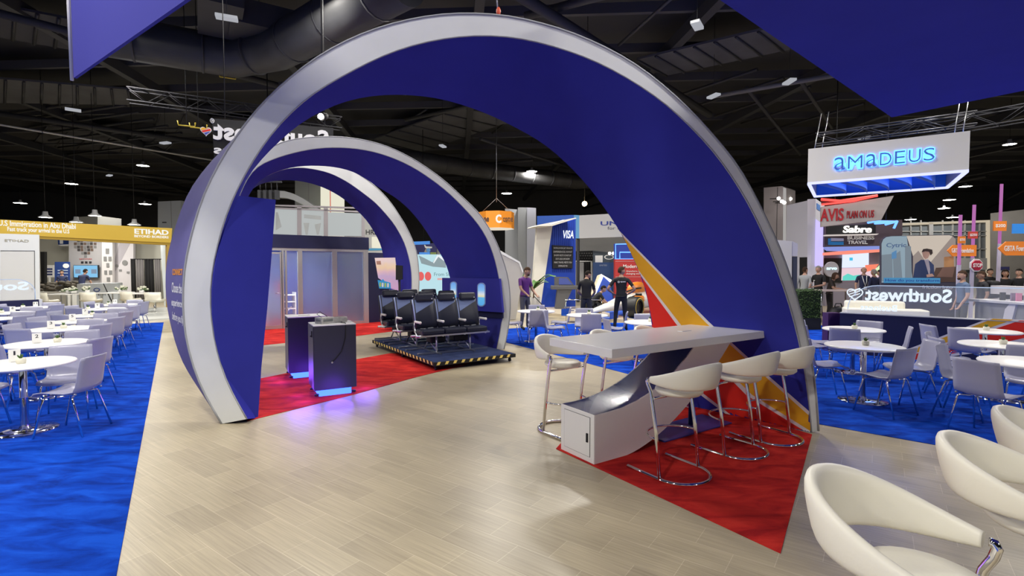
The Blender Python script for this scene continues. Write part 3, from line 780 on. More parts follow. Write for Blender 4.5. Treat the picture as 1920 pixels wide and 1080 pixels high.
wall_stripe('red_stripe', RED, [(1688,673),(1870,615),(1912,601),(1990,605),(1960,625),(1790,662),(1688,679)], -.006)
gl = Board('glass_sign', 'clear glass screen with reversed glowing white lettering on the low wall', 'glass sign', a_+Vector((-dirw.y, dirw.x, 0))*.1, b_+Vector((-dirw.y, dirw.x, 0))*.1, base=.85)
gx0, gz = gl.px(1577, 575)[0], .0
hh = .575
pts = [(.02, 0), (LWL, 0), (LWL, hh), (.62, hh)]+[(.62-.50*math.sin(t), hh-.5*(1-math.cos(t))) for t in [PI/2*k/8 for k in range(1, 9)]]
mk('glass_pane', G().prism(pts, 0, .012), GLASS, gl.o)
EDGE = em('lit_glass_edge', (.55, .68, .95), .8)
mk('glass_edge', G().tube([(x, .006, z) for x, z in pts[2:]], .009, 6), EDGE, gl.o)
gl.text('Southwest', LETTER, 1622, 1785, 541, 566, -.004, .004, .03, mirror=True)
gl.text('Business', LETTER, 1613, 1682, 571, 583, -.004, .004, .02, mirror=True)
def heart(cx, cz, s, n=28):
    out = []
    for k in range(n):
        t = 2*PI*k/n; out.append((cx+s*.062*16*math.sin(t)**3, cz+s*.062*(13*math.cos(t)-5*math.cos(2*t)-2*math.cos(3*t)-math.cos(4*t))))
    return out
hx, hz = gl.px(1603, 551); hs = .135
hp = heart(hx, hz, hs)
g = G(); g.tube([(x, -.004, z) for x, z in hp], .012, 5, cyc=True)
for dz in (-.055, .0, .055): g.prism([(hx-.10, hz+dz-.02), (hx+.09, hz+dz+.055), (hx+.09, hz+dz+.075), (hx-.10, hz+dz)], -.006, -.002)
mk('heart_emblem', g, LETTER, gl.o)
for k in (2.75,): mk('glass_joint', G().box((k, .006, hh/2), (.03, .02, hh)), mat('glass_joint', (.6, .62, .68), .3), gl.o)
a2, b2 = FL(-80, 566.8, .9), FL(73, 561, .9)
lw2 = Board('stand_partition', 'navy low wall behind the numbered tables with a reversed glass sign', 'low wall', a2, b2)
lw2.slab('wall_body', NAVY, -3, lw2.len, 0, .885, 0, .22)
lw2.slab('wall_end', WHITE2, lw2.len, lw2.len+.07, 0, .9, -.01, .23)
g2 = Board('glass_sign', 'clear glass screen showing the reversed end letters over the numbered tables', 'glass sign', a2+Vector((0, .1, 0)), b2+Vector((0, .1, 0)), base=.90)
hx_ = g2.px(66, 545)[0]
pts = [(-3, 0), (hx_, 0)]+[(hx_-.40*(1-math.cos(t)), .20+.37*math.sin(t)) for t in [PI/2*k/8 for k in range(9)]]+[(-3, .57)]
mk('glass_pane', G().prism(pts, 0, .012), GLASS, g2.o)
mk('glass_edge', G().tube([(x, .006, z) for x, z in pts[1:]], .010, 6), EDGE, g2.o)
g2.text('Sout', LETTER, -38, 54, 528.5, 545, -.004, .004, .03, mirror=True)

# ------------------------------------------------------------------ hanging fabric sign pieces over the stand
TOPB = mat('hanging_blue_fabric', (.040, .046, .40), .8, noise=.05, nscale=2, spec=.1)
z_ = 3.87
c0, c1, c2 = FL(1672, 220, z_), FL(1350, 0, z_), FL(1920, 170, z_)
e1 = (c1-c0).normalized(); e2 = Vector((-e1.y, e1.x, 0)); e2 = e2 if e2.dot(c2-c0) > 0 else -e2
hb = thing('hanging_banner', 'huge royal blue fabric box hanging at the top corner by the white glowing sign', 'hanging banner', (c0.x, c0.y, z_))
q = [Vector((0, 0, 0)), e1*7.5, e1*7.5+(c2-c0).normalized()*6, (c2-c0).normalized()*6]
mk('fabric_box', G().prism([(p.x, p.y) for p in q], 0, 1.3, 'XY'), TOPB, hb)
mk('hanger_cable', G().tube([q[0]+Vector((.3, -.3, 1.3)), q[0]+Vector((.3, -.3, 7.1))], .01, 5), BLACK, hb)
mk('hanger_cable', G().tube([q[3]*.9+e1*.4+Vector((0, 0, 1.3)), q[3]*.9+e1*.4+Vector((0, 0, 7.1))], .01, 5), BLACK, hb)
t0 = P(138, 146, 6.0); dA = Vector((math.sin(R(-54.5)), math.cos(R(-54.5)), 0))
vb = thing('hanging_banner', 'violet blue fabric banner hanging at the top above the numbered tables', 'hanging banner', t0)
g = G()
X_ = -dA; N_2 = Vector((-X_.y, X_.x, 0))
pts = [Vector((0, 0, 0)), X_*5.2, X_*5.2+Vector((0, 0, 1.9)), -X_*.02+Vector((0, 0, 1.9))]
A = [g.bm.verts.new(p) for p in pts]; B = [g.bm.verts.new(p+N_2*.03) for p in pts]
g.bm.faces.new(A); g.bm.faces.new(B[::-1])
for k in range(4): g.bm.faces.new((A[k], B[k], B[(k+1) % 4], A[(k+1) % 4]))
mk('fabric_panel', g, mat('hanging_violet_fabric', (.06, .06, .30), .8, spec=.1), vb)
mk('edge_trim', G().tube([(-.02, 0, -.03), (-.04, 0, 1.9)], .018, 6), mat('trim_grey', (.45, .45, .5), .5), vb)
mk('hanger_cable', G().tube([X_*.4+N_2*.015+Vector((0, 0, 1.9)), X_*.4+N_2*.015+Vector((0, 0, 6.9))], .01, 5), BLACK, vb)

# reversed letters hanging behind the first arch
SD = 12.0
hs_ = Board('hanging_letter_sign', 'dark mesh sign with big white reversed letters and a tricolour heart, hanging over the seats', 'hanging sign', G_at(392, 11.9), G_at(640, 12.9))
MESH = mat('black_mesh', (.012, .012, .014), .8)
hs_.poly('mesh_panel', MESH, [(397,222),(625,240),(625,306),(402,302)], .01, .03)
LW_ = mat('sign_letter_white', (.70, .70, .71), .5)
hs_.text('Southwest', LW_, 400, 616, 236, 270, -.03, .03, .03, mirror=True)
hs_.text('Business', LW_, 401, 540, 277, 293, -.03, .03, .02, mirror=True)
hs_.text('\u00ae', LW_, 394, 402, 222, 231, -.03, .02, .0, mirror=True)
x_, zz_ = hs_.px(386.5, 246)
sc = abs(hs_.px(397, 246)[0]-x_)
def hclip(lo, hi, s):   # a diagonal band of the heart
    pts = heart(x_, zz_, s, 72); return [p for p in pts if lo <= (p[1]-zz_)-.35*(x_-p[0])*-1 <= hi]
h_ = mk('heart_emblem', G().prism(heart(x_, zz_, sc*1.02), -.03, -.0), LW_, hs_.o)
for m, lo, hi in ((YELLOW, .30, 2), (RED, -.22, .22), (mat('heart_blue', (.02, .05, .40), .5), -2, -.30)):
    pts = heart(x_, zz_, sc*.86, 120); band = [p for p in pts if lo*sc <= (p[1]-zz_)-.35*(p[0]-x_) <= hi*sc]
    # order by angle around the band's own middle
    if len(band) > 3:
        mx = sum(p[0] for p in band)/len(band); my = sum(p[1] for p in band)/len(band)
        band.sort(key=lambda p: math.atan2(p[1]-my, p[0]-mx)); mk('heart_band', G().prism(band, -.036, -.031), m, h_)
mk('hanger_cable', G().tube([(.4, .02, hs_.px(410, 222)[1]), (.4, .02, 11.02)], .012, 5).tube([(2.6, .02, hs_.px(410, 222)[1]), (2.6, .02, 11.02)], .012, 5), BLACK, hs_.o)

# ------------------------------------------------------------------ frosted glass room (the stand's office)
oa, ob = FL(480, 619.5), FL(691, 605.6)
of = Board('frosted_glass_room', 'room with frosted glass front and navy fascia at the back of the stand', 'office booth', oa, ob)
FROST = mat('frosted_glass', (.72, .80, .90), .38, trans=.88, spec=.5)
def H(v, u): return of.px(u, v, 0)[1]
Lr = of.len
of.slab('fascia', NAVY, -.6, Lr+.02, 2.37, 2.76, -.06, .1)
xs = [of.px(u, 540, 0)[0] for u in (503, 529, 536, 560, 567, 623, 632, 676, 690)]
RDEP = 2.6
of.slab('roof_slab', NAVY, -.6, Lr, 2.70, 2.75, .1, RDEP)
of.slab('back_wall', mat('office_blue', (.02, .05, .33), .6), -.6, Lr, 0, 2.7, RDEP-.05, RDEP)
of.slab('side_wall', NAVY, Lr-.05, Lr+.02, 0, 2.7, .1, RDEP)
for a, b in ((-.6, -.5), (xs[1], xs[1]+.05), (xs[2]-.02, xs[2]+.03), (xs[3]-.02, xs[4]), (xs[5], xs[6]), (xs[8]-.16, xs[8])):
    of.slab('upright', ALU, a, b, 0, 2.37, -.05, .05)
of.slab('head_rail', ALU, -.6, Lr, 2.29, 2.375, -.045, .05)
of.slab('sill_rail', ALU, xs[3], Lr, 0, .09, -.045, .05)
of.slab('glass_pane', FROST, xs[4], xs[5], .09, 2.29, -.006, .006)
of.slab('glass_pane', FROST, xs[6], xs[8]-.16, .09, 2.29, -.006, .006)
d_ = of.slab('glass_door', FROST, xs[0]-.12, xs[1]-.02, .05, 2.24, -.03, -.01)
fr = mk('door_frame', G().box((xs[1]-.035, -.02, 1.14), (.04, .04, 2.24)).box((xs[0]-.13, -.02, 1.14), (.05, .04, 2.24)).box(((xs[0]+xs[1])/2-.06, -.02, .06), (xs[1]-xs[0]+.1, .04, .10)).box(((xs[0]+xs[1])/2-.06, -.02, 2.22), (xs[1]-xs[0]+.1, .04, .05)), ALU, of.o)
mk('door_lever', G().tube([(xs[1]-.06, -.03, 1.05), (xs[1]-.06, -.09, 1.05), (xs[1]-.20, -.09, 1.05)], .010, 6), STEEL, fr)
of.slab('door_jamb', BLACK, xs[1]-.012, xs[1]+.002, 0, 2.26, -.03, .03)
of.slab('clear_strip', GLASS, xs[2]+.03, xs[3]-.02, .05, 2.29, -.004, .004)
for x in (.15, 1.12, 2.18):
    la = bpy.data.lights.new('room_downlight', 'AREA'); la.shape = 'DISK'; la.size = .3; la.energy = 30; la.color = (.80, .93, 1)
    lo = bpy.data.objects.new('room_downlight', la); COL.objects.link(lo); lo.parent = of.o; lo.location = (x, .55, 2.60)
    mk('downlight', G().lathe([(0, 2.655), (.22, 2.655), (.22, 2.69), (0, 2.69)], 16, (x, .55, 0)), em('downlight_lens', (.75, .95, 1), 40), of.o)
def inroom(x, y, z=0): return of.o.matrix_basis @ Vector((x, y, z))
w = inroom(xs[3]-.30, 1.6)
ct = thing('storage_shelf', 'white shelf unit with folded cables seen through the glass strip', 'shelf', w, of.o.rotation_euler.z)
g = G()
for k in range(4): g.box((.1, 0, .25+.22*k), (.9, .4, .03))
mk('shelf_board', g, WHITE, ct); mk('shelf_post', G().box((-.34, 0, .5), (.03, .4, 1.0)).box((.54, 0, .5), (.03, .4, 1.0)), WHITE, ct)
g = G()
for k in range(6): g.tube([(-.25+.1*k, -.21, .35+.1*(k % 4)), (-.1+.1*k, -.24, .30+.12*(k % 3)), (.1+.06*k, -.22, .5)], .01, 5)
mk('cable_tangle', g, mat('pale_cable', (.62, .66, .70), .5), ct)
fe = thing('fire_extinguisher', 'red fire extinguisher standing on the shelf inside the glass room', 'fire extinguisher', inroom(xs[3]-.22, 1.5, .93), 0)
mk('cylinder', G().lathe([(0, 0), (.075, 0), (.08, .02), (.08, .33), (.05, .38), (.02, .40), (.02, .43), (0, .43)], 14), mat('extinguisher_red', (.55, .01, .01), .3), fe)
mk('valve_handle', G().box((0, 0, .45), (.03, .10, .03)).tube([(0, .03, .43), (.07, .05, .36), (.08, .05, .15)], .012, 6), BLACK, fe)
# navy wall right of the room
nw = Board('navy_wall_panel', 'dark navy wall between the frosted room and the rear arch', 'wall panel', ob, ob+(ob-oa).normalized()*1.6)
nw.slab('panel_skin', NAVY, .02, 1.5, 0, 2.28, .05, .15)
# slanted pastel poster and small black monitor
po = Board('pastel_poster', 'slanting pastel poster with aircraft windows behind the seats', 'poster', CD(14.0, 4.75), CD(13.4, 5.45))
def pastel():
    m = bpy.data.materials.new('pastel_print'); m.use_nodes = True; nt = m.node_tree; b = nt.nodes['Principled BSDF']
    tc = nt.nodes.new('ShaderNodeTexCoord'); sx = nt.nodes.new('ShaderNodeSeparateXYZ'); nt.links.new(tc.outputs['Generated'], sx.inputs[0])
    n = nt.nodes.new('ShaderNodeTexNoise'); n.inputs['Scale'].default_value = 4; nt.links.new(tc.outputs['Generated'], n.inputs[0])
    ad = nt.nodes.new('ShaderNodeMath'); ad.operation = 'MULTIPLY_ADD'; ad.inputs[1].default_value = .25; nt.links.new(n.outputs['Fac'], ad.inputs[0]); nt.links.new(sx.outputs['Z'], ad.inputs[2])
    cr = nt.nodes.new('ShaderNodeValToRGB'); nt.links.new(ad.outputs[0], cr.inputs[0]); e = cr.color_ramp.elements
    e[0].color = (.60, .35, .62, 1); e[1].color = (.75, .62, .60, 1); e[1].position = 1
    for p_, c_ in ((.35, (.60, .40, .62, 1)), (.55, (.55, .42, .66, 1)), (.72, (.72, .50, .55, 1)), (.85, (.80, .62, .42, 1))):
        q_ = e.new(p_); q_.color = c_
    nt.links.new(cr.outputs[0], b.inputs['Base Color']); b.inputs['Roughness'].default_value = .5
    nt.links.new(cr.outputs[0], b.inputs['Emission Color']); b.inputs['Emission Strength'].default_value = .22
    return m
po.poly('poster_sheet', pastel(), [(702.5,483.5),(740.5,483),(748,545),(733,541),(722,530),(709,521)], 0, .03)
po.poly('blue_print', mat('print_cyan', (.03, .30, .62), .5, emit=(.03, .30, .62), es=.2), [(708,525),(715,526),(718,523),(721,527),(732,530),(733,541),(711,541)], -.004, 0)
for k, u in enumerate((713, 717.5, 722.5, 727.5)): po.poly('print_window', mat('print_lime', (.40, .60, .15), .5) if k % 2 == 0 else PAPER, oval(u-1.6, u+1.6, 529.5+k*.4, 538+k*.3), -.007, -.004)
po.poly('print_frame', mat('print_brown', (.45, .25, .18), .6), [(705.5,489.5),(713.5,489),(714.5,496),(706.5,496)], -.004, 0)
po.poly('sheet_prop', NAVY, [(712,540),(730,542),(730,600),(714,600)], .03, .06)
mo = Board('wall_monitor', 'small black monitor on the rear arch wall beside the pastel poster', 'monitor', CD(13.2, 5.1), CD(12.7, 5.75))
mo.poly('monitor_back', BLACK, [(742,497),(754,498),(754,524),(742,525)], 0, .08)
mo.poly('monitor_arm', DARK, [(747,506),(750,506),(750,560),(747,560)], .08, .14)
# ------------------------------------------------------------------ left: gold fascia booth and white lounge
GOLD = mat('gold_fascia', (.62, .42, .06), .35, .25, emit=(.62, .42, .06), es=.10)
LIT = em('soft_white_letter', (.95, .95, .90), 1.0)
gb = Board('gold_booth_fascia', 'long gold overhead fascia with white lettering at the left', 'booth fascia', Vector((-20.5, 16.4, 0)), Vector((-15.2, 22.9, 0)))
gb.poly('fascia_panel', GOLD, [(-120, 405.5), (323, 428), (321, 455.5), (-120, 433)], 0, .25)
gb.poly('lower_lip', mat('gold_lip', (.40, .26, .03), .4, .2), [(-120, 433), (321, 455), (320, 460), (-120, 438)], .04, .3)
gb.poly('end_post', mat('gold_post', (.5, .33, .06), .4, .2), [(313, 457), (322, 458), (322, 582), (314, 581)], .05, .25)
gb.poly('left_post', mat('gold_post', (.5, .33, .06), .4, .2), [(-110, 436), (-100, 436), (-100, 640), (-110, 641)], .05, .25)
def slant(b, s, m, u0, u1, v0, v1, slope, y=-.01, bold=.02, **k):
    o = b.text(s, m, u0, u1, v0, v1, y, bold=bold, **k); return o
slant(gb, 'U.S Immigration in Abu Dhabi', LIT, -3, 142, 416, 429.5, 0)
slant(gb, 'Fast track your arrival in the U.S', LIT, 14, 130, 427.5, 438, 0)
slant(gb, 'ETIHAD', LIT, 252, 316, 430, 439.5, 0, bold=.03)
slant(gb, 'BEYOND BORDERS', LIT, 252, 316, 441.5, 446, 0)
gp = Board('white_booth_panel', 'white booth panel with a door outline and silver lettering behind the low wall', 'booth panel', G_at(-140, 16.4), G_at(74, 18.2))
gp.poly('panel_skin', mat('cool_white', (.66, .69, .72), .5), [(-140, 434), (73.5, 440), (75, 592), (-140, 600)], 0, .5)
gp.poly('door_leaf', mat('door_white', (.60, .61, .62), .5), [(2, 471), (64, 471.5), (65, 575), (2, 580)], -.012, 0)
gp.poly('door_gap', DARK, [(64, 470), (65.2, 470), (66, 575), (65, 575)], -.015, 0)
gp.poly('door_gap_top', DARK, [(1, 469.6), (65, 470), (65, 471), (1, 470.8)], -.015, 0)
gp.text('ETIHAD', mat('silver_letter', (.42, .40, .30), .4, .5), 9, 54, 449, 453.5, -.01)
mk('lever_handle', G().tube([(gp.px(61, 546)[0], -.02, 1.05), (gp.px(61, 546)[0], -.09, 1.05), (gp.px(58, 546)[0], -.09, 1.05)], .012, 6), STEEL, gp.o)
def wallpiece(name, label, cat, m, u0, d0, u1, d1, pts, th=.15, part='panel_skin', kind=None):
    b = Board(name, label, cat, G_at(u0, d0), G_at(u1, d1), kind=kind); b.poly(part, m, pts, 0, th); return b
IV = mat('ivory_wall', (.56, .55, .47), .6)
wallpiece('booth_wall', 'ivory booth wall behind the gold fascia, left of the heart collage', 'wall panel', IV, 70, 29, 135, 29, [(66, 420), (133, 428), (133, 580), (66, 580)])
hw = wallpiece('collage_wall', 'grey panel with a heart collage of small pictures and a wall screen', 'wall panel', mat('collage_grey', (.38, .37, .38), .6), 129, 27, 192, 27, [(129, 430), (192, 434), (192, 575), (129, 575)])
PIC = [mat('picture_tone_%s' % n, c, .6) for n, c in (('dark', (.05, .045, .045)), ('brown', (.13, .09, .07)), ('grey', (.20, .20, .20)))]
rows = [(451, [147, 153, 165, 171]), (457, [141, 147, 153, 159, 165, 171, 178]), (463, [141, 147, 153, 159, 165, 171, 178]), (468.5, [147.5, 153.5, 160, 166, 172]), (474.5, [154.5, 160, 166]), (480.5, [160])]
k = 0
for v, us in rows:
    for u in us:
        hw.rect('collage_picture', PIC[(k*7+3) % 3], u-2.4, v-2.4, u+2.4, v+2.4, -.02, 0); k += 1
hw.text('NETWORK', mat('collage_red', (.45, .08, .08), .5), 149, 173, 484.5, 486.8, -.01)
for u in (154, 161.5, 169): hw.rect('small_sign', DARK, u-2.2, 490, u+2.2, 494, -.02, 0)
tv = wallpiece('wall_screen', 'bright light blue wall screen under the heart collage', 'screen', DARK, 137, 26.8, 184, 26.8, [(137.5, 497), (183.5, 497), (183.5, 521), (137.5, 521)], .1, 'bezel')
tv.rect('display', em('screen_blue', (.22, .55, .85), 1.0), 138.4, 497.8, 182.6, 520, -.01, 0)
for u in (146, 176): tv.rect('display_picture', em('screen_grey', (.25, .35, .5), .8), u-5, 505, u+5, 513, -.014, -.01)
pw = wallpiece('photo_wall', 'narrow white panel with black framed pictures beside the heart collage', 'wall panel', mat('photo_white', (.62, .60, .60), .6), 190, 26.9, 212, 26.9, [(191, 436), (211, 437), (211, 575), (191, 575)])
for u, v, w_, h_ in ((201, 471, 3, 5), (197, 485.5, 2.8, 4.5), (206, 485.5, 2.8, 4.5), (202, 497.5, 2.6, 4), (198, 511, 2.6, 4), (207, 511, 2.8, 4), (203, 524, 3, 4)):
    pw.rect('framed_picture', PIC[2], u-w_, v-h_, u+w_, v+h_, -.02, 0)
sw = wallpiece('booth_wall', 'pale wall with a grey diagonal band and dark discs', 'wall panel', mat('pale_lilac_wall', (.54, .52, .54), .6), 211, 27.2, 249, 27.2, [(211, 438), (250, 440), (250, 575), (211, 575)])
sw.poly('diagonal_band', mat('band_grey', (.36, .34, .37), .6), [(225, 452), (246, 453), (217, 508), (211, 500)], -.006, 0)
for u, v, r_ in ((234, 493, 5.2), (219, 498.5, 3), (213.5, 490, 2)): sw.disc('dark_disc', PIC[2], u, v, r_, -.02, 0)
for u, v in ((225.5, 507), (240, 511)): sw.rect('small_print', PIC[2], u-2.5, v-2, u+2.5, v+2, -.02, 0)
wallpiece('booth_wall', 'ivory booth wall above the black curtain', 'wall panel', IV, 246, 28.2, 330, 28.2, [(247, 438), (318, 440), (318, 580), (247, 580)])
cu_ = Board('stage_curtain', 'black and grey pleated curtain behind the white chairs', 'curtain', G_at(245, 27), G_at(303, 27))
def pleats(b, part, m, u0, u1, v0, v1, n, amp=.06):
    x0, z1 = b.px(u0, v0); x1, z0 = b.px(u1, v1); g = G(); rows = []
    for k in range(n*6+1):
        f = k/(n*6); rows.append([(x0+(x1-x0)*f, -amp*math.sin(f*n*2*PI), z0), (x0+(x1-x0)*f, -amp*.8*math.sin(f*n*2*PI), z1)])
    g.grid(rows); g.solid(.01); mk(part, g, m, b.o)
CB = mat('curtain_black', (.010, .010, .011), .9); CG = mat('curtain_grey', (.16, .15, .15), .9)
for u0, u1, m in ((246, 255, CB), (255, 271, CG), (271, 290, CB), (290, 302.5, CG)): pleats(cu_, 'drape', m, u0, u1, 486.5, 565.6, 3)
mk('curtain_rail', G().tube([(cu_.px(245, 486)[0], 0, cu_.px(245, 486)[1]), (cu_.px(303, 486)[0], 0, cu_.px(303, 486)[1])], .03, 6), BLACK, cu_.o)
wallpiece('white_pillar_fin', 'tall white fin at the end of the lounge wall by the large arch', 'pillar', mat('fin_white', (.66, .72, .74), .5), 298, 24.2, 313, 23.6, [(300, 446), (312, 452), (312, 577), (308, 575)], .3)
ps = wallpiece('navy_banner', 'navy pull-up banner with a white oval badge, behind the person in blue', 'banner', mat('navy_print', (.02, .05, .20), .6), 102, 26, 131, 26, [(102.5, 491), (130, 491), (130, 567), (102.5, 567)], .05)
ps.disc('oval_badge', PAPER, 123.5, 498.5, 5.8, -.01, 0, .75)
for v in (507, 512, 518, 524): ps.rect('print_line', mat('print_pale', (.35, .42, .55), .6), 108, v-1, 127, v+1, -.01, 0)
hsn = wallpiece('hanging_screen', 'small dark hanging sign with white print below the gold fascia', 'hanging sign', mat('navy_print', (.02, .05, .20), .6), 108, 28, 129, 28, [(108, 448), (128.5, 448), (128.5, 460), (109, 459)], .1)
mk('hanger_cable', G().tube([(.5, .05, hsn.px(118, 448)[1]), (.5, .05, 11.02)], .015, 5), BLACK, hsn.o); hsn.rect('print_block', PAPER, 112, 450, 118, 457, -.01, 0); hsn.poly('white_lip', PAPER, [(109, 459), (128.5, 458), (128.5, 461.5), (114, 461)], -.01, 0)
wallpiece('dark_display', 'tall black display edge behind the white booth panel', 'display', BLACK, 75, 19.5, 84, 19.5, [(75.5, 472), (83, 472), (83, 531), (77, 531)], .12)
lf = wallpiece('small_poster', 'white poster with three dark bars near the navy banner', 'poster', PAPER, 84, 27.5, 102, 27.5, [(84, 497), (101, 497), (101, 520), (94, 520), (94, 564), (91, 564), (91, 520), (84, 520)], .04)
for v in (504.5, 509.5, 514.5): lf.rect('print_bar', mat('print_navy', (.05, .06, .16), .6), 86, v-1.6, 98, v+1.6, -.01, 0)
c_ = Board('white_pillar', 'square white pillar rising behind the gold fascia beside the arch', 'pillar', G_at(296, 33), G_at(338, 33))
PILL = mat('pillar_white', (.52, .55, .60), .55)
c_.poly('shaft', PILL, [(296, 378), (339, 376), (339, 575), (296, 575)], 0, 1.4); c_.rect('joint_line', GREYP, 321, 377, 321.8, 460, -.01, 0); c_.rect('vent_slot', DARK, 304, 416, 312, 418, -.01, 0)
c_ = Board('white_box_unit', 'white box unit on top of the gold fascia', 'roof unit', G_at(143, 33), G_at(186, 33))
c_.poly('casing', mat('unit_white', (.50, .50, .47), .6), [(144, 407), (183, 404.5), (184, 554), (144, 554)], 0, 2.0)
bt = thing('leafy_bed', 'low brown and green planted mound beyond the numbered tables', 'plants', FL(108, 575).to_tuple()); g = G(); rnd2 = random.Random(5)
for k in range(46): g.ball((rnd2.uniform(-.75, .75), rnd2.uniform(-.4, .4), .72+rnd2.uniform(0, .42)), (.16, .12, .09), 6)
mk('foliage', g, mat('brown_leaf', (.055, .045, .03), .8, noise=.6, nscale=8), bt); mk('planter_box', G().box((0, 0, .36), (1.8, 1.0, .72)), WHITE2, bt)
# counter with a ring emblem
cn = Board('reception_counter', 'pale blue reception counter with a blue ring emblem and black diagonal', 'counter', FL(144, 578), FL(224, 576))
cn.poly('counter_body', mat('counter_pale', (.58, .63, .68), .4), [(144, 532.5), (221, 530.5), (221, 576), (144, 578)], 0, .7)
cn.poly('diagonal_groove', BLACK, [(193, 531.5), (194.5, 531.5), (211, 566), (208.5, 566)], -.01, 0)
g = G(); x, z = cn.px(181.5, 543.5); r_ = abs(cn.px(186.8, 543.5)[0]-x); g.tube([(x+r_*math.cos(2*PI*k/20), -.012, z+r_*.75*math.sin(2*PI*k/20)) for k in range(20)], .022, 5, cyc=True)
mk('ring_emblem', g, mat('ring_blue', (.06, .10, .30), .4), cn.o); cn.text('ENT', DARK, 184, 199.5, 550.3, 554.3, -.01)
# white lounge chairs, tables, flower vases
def lounge_chair(p, rz, label):
    t = thing('lounge_chair', label, 'armchair', (p.x, p.y, 0), rz, 'white lounge armchairs')
    rows = []
    for i, (y, z) in enumerate([(.27, .42), (.24, .45), (0, .44), (-.18, .46), (-.25, .56), (-.28, .70), (-.30, .84)]):
        rows.append([(s*.30, y+(.16*abs(s)**2 if i > 3 else 0), z+(.10*abs(s)**4 if i < 4 else 0)) for s in (-1, -.8, -.4, 0, .4, .8, 1)])
    g = G(); g.grid(rows); g.solid(.04); mk('shell', g, CREAM, t)
    mk('column', G().tube([(0, 0, .05), (0, 0, .43)], .03, 8), CHROME, t)
    for k in range(4): mk('foot', G().tube([(0, 0, .07), (.30*math.cos(k*PI/2+.7), .30*math.sin(k*PI/2+.7), .015)], .014, 6), CHROME, t)
    return t
for u, v, rz, w in ((290, 588, .2, 'nearest the large arch, its back to the camera'), (243, 586, -.2, 'between two white lounge tables'), (170, 588, .1, 'before the ring emblem counter'), (87, 590, -.3, 'below the brown planted mound')):
    lounge_chair(FL(u, v), rz, 'white lounge armchair '+w)
def lounge_table(p, label, w=.9):
    t = thing('lounge_table', label, 'table', (p.x, p.y, 0), .2, 'white lounge tables')
    mk('table_top', G().box((0, 0, .73), (w, w, .04), bev=.01), WHITE, t)
    for sx in (-1, 1):
        for sy in (-1, 1): mk('leg', G().box((sx*(w/2-.04), sy*(w/2-.04), .355), (.04, .04, .71)), STEEL, t)
    return t
def flowers(p, label, z=.752):
    t = thing('flower_vase', label, 'flower vase', (p.x, p.y, z), 0, 'white flower vases'); rr = random.Random(int(p.x*100))
    mk('vase', G().lathe([(0, 0), (.07, 0), (.09, .06), (.08, .13), (.07, .12), (0, .10)], 12), WHITE, t)
    g = G(); g2 = G()
    for k in range(12):
        q = (rr.uniform(-.22, .22), rr.uniform(-.15, .15), rr.uniform(.13, .26)); g.ball(q, (.05, .05, .04), 6); g2.tube([(0, 0, .1), (q[0]*1.25, q[1]*1.25, q[2]-.03)], [.01, .03], 4)
    mk('blossoms', g, mat('white_blossom', (.75, .75, .62), .7), t); mk('leaves', g2, GREEN, t)
for u, v, w in ((262, 583, 'between the two right armchairs'), (222, 581, 'in front of the pale counter'), (160, 584, 'left of the ring emblem'), (125, 585, 'before the planted mound')):
    p = FL(u, v); lounge_table(p, 'white square lounge table '+w); flowers(p+Vector((.1, 0, 0)), 'white flowers in a vase on the lounge table '+w)
pl2 = thing('white_platform', 'low white glossy platform edge beside the large arch', 'platform', FL(285, 597).to_tuple())
q = [FL(u, v)-FL(285, 597) for u, v in ((252, 603), (323, 598.5), (320, 578), (250, 580))]
mk('platform_slab', G().prism([(p.x, p.y) for p in q], 0, .05, 'XY'), mat('platform_white', (.60, .62, .60), .25), pl2)

# ------------------------------------------------------------------ behind the frosted room
fw = Board('glazed_fascia', 'white backlit fascia in a grey frame above the frosted room', 'booth fascia', G_at(500, 21.5), G_at(690, 23))
FGR = mat('frame_mauve_grey', (.25, .23, .25), .5)
for (u0, u1, va, vb) in ((505, 557, 390.5, 441), (565.5, 607, 393.5, 442), (615, 678, 398, 443)):
    fw.poly('backlit_panel', em('backlit_white', (.56, .60, .60), .75), [(u0, va), (u1, va+2), (u1, vb), (u0, vb-1)], .02, .06)
for pts in ([(500, 383), (690, 389), (690, 392), (500, 386)], [(500, 388), (690, 396), (690, 399), (500, 391)], [(500, 440.5), (690, 444), (690, 447), (500, 443.5)], [(557, 386), (565.5, 386), (565.5, 443), (557, 443)], [(607, 388), (615, 388), (615, 445), (607, 445)], [(678, 396), (684, 396), (684, 446), (678, 446)]):
    fw.poly('frame_bar', FGR, pts, -.02, .1)
fw.poly('lower_wall', WHITE2, [(500, 445), (684, 448), (684, 585), (500, 590)], .05, .2)
for pts in ([(517, 398), (521, 398), (528, 425), (517, 432)], [(570, 402), (602, 405), (602, 412), (570, 409)], [(569, 418), (580, 418), (577, 440), (573, 440)], [(590, 421), (602, 418), (598, 440), (594, 440)]):
    fw.poly('print_shape', mat('print_mist', (.30, .32, .33), .6), pts, .012, .02)
ah = Board('curved_header', 'grey curved header arching behind the rear arch', 'booth header', G_at(512, 26), G_at(605, 26))
ah.poly('header_skin', mat('header_grey', (.42, .43, .44), .6), [(520, 357.5), (533, 358), (550, 363), (568, 372), (586, 384), (598, 392), (598, 567), (590, 567), (582, 392), (568, 384), (550, 375), (535, 371), (520, 370)], 0, .4)
bx = Board('grey_tower', 'tall grey box tower far behind the rear arch', 'tower', G_at(553, 34), G_at(601, 34)); bx.poly('tower_skin', mat('tower_grey', (.36, .38, .37), .6), [(553, 330), (601, 336), (601, 552), (553, 552)], 0, 1.5); bx.rect('joint_line', GREYP, 578, 332, 579.5, 400, -.01, 0)
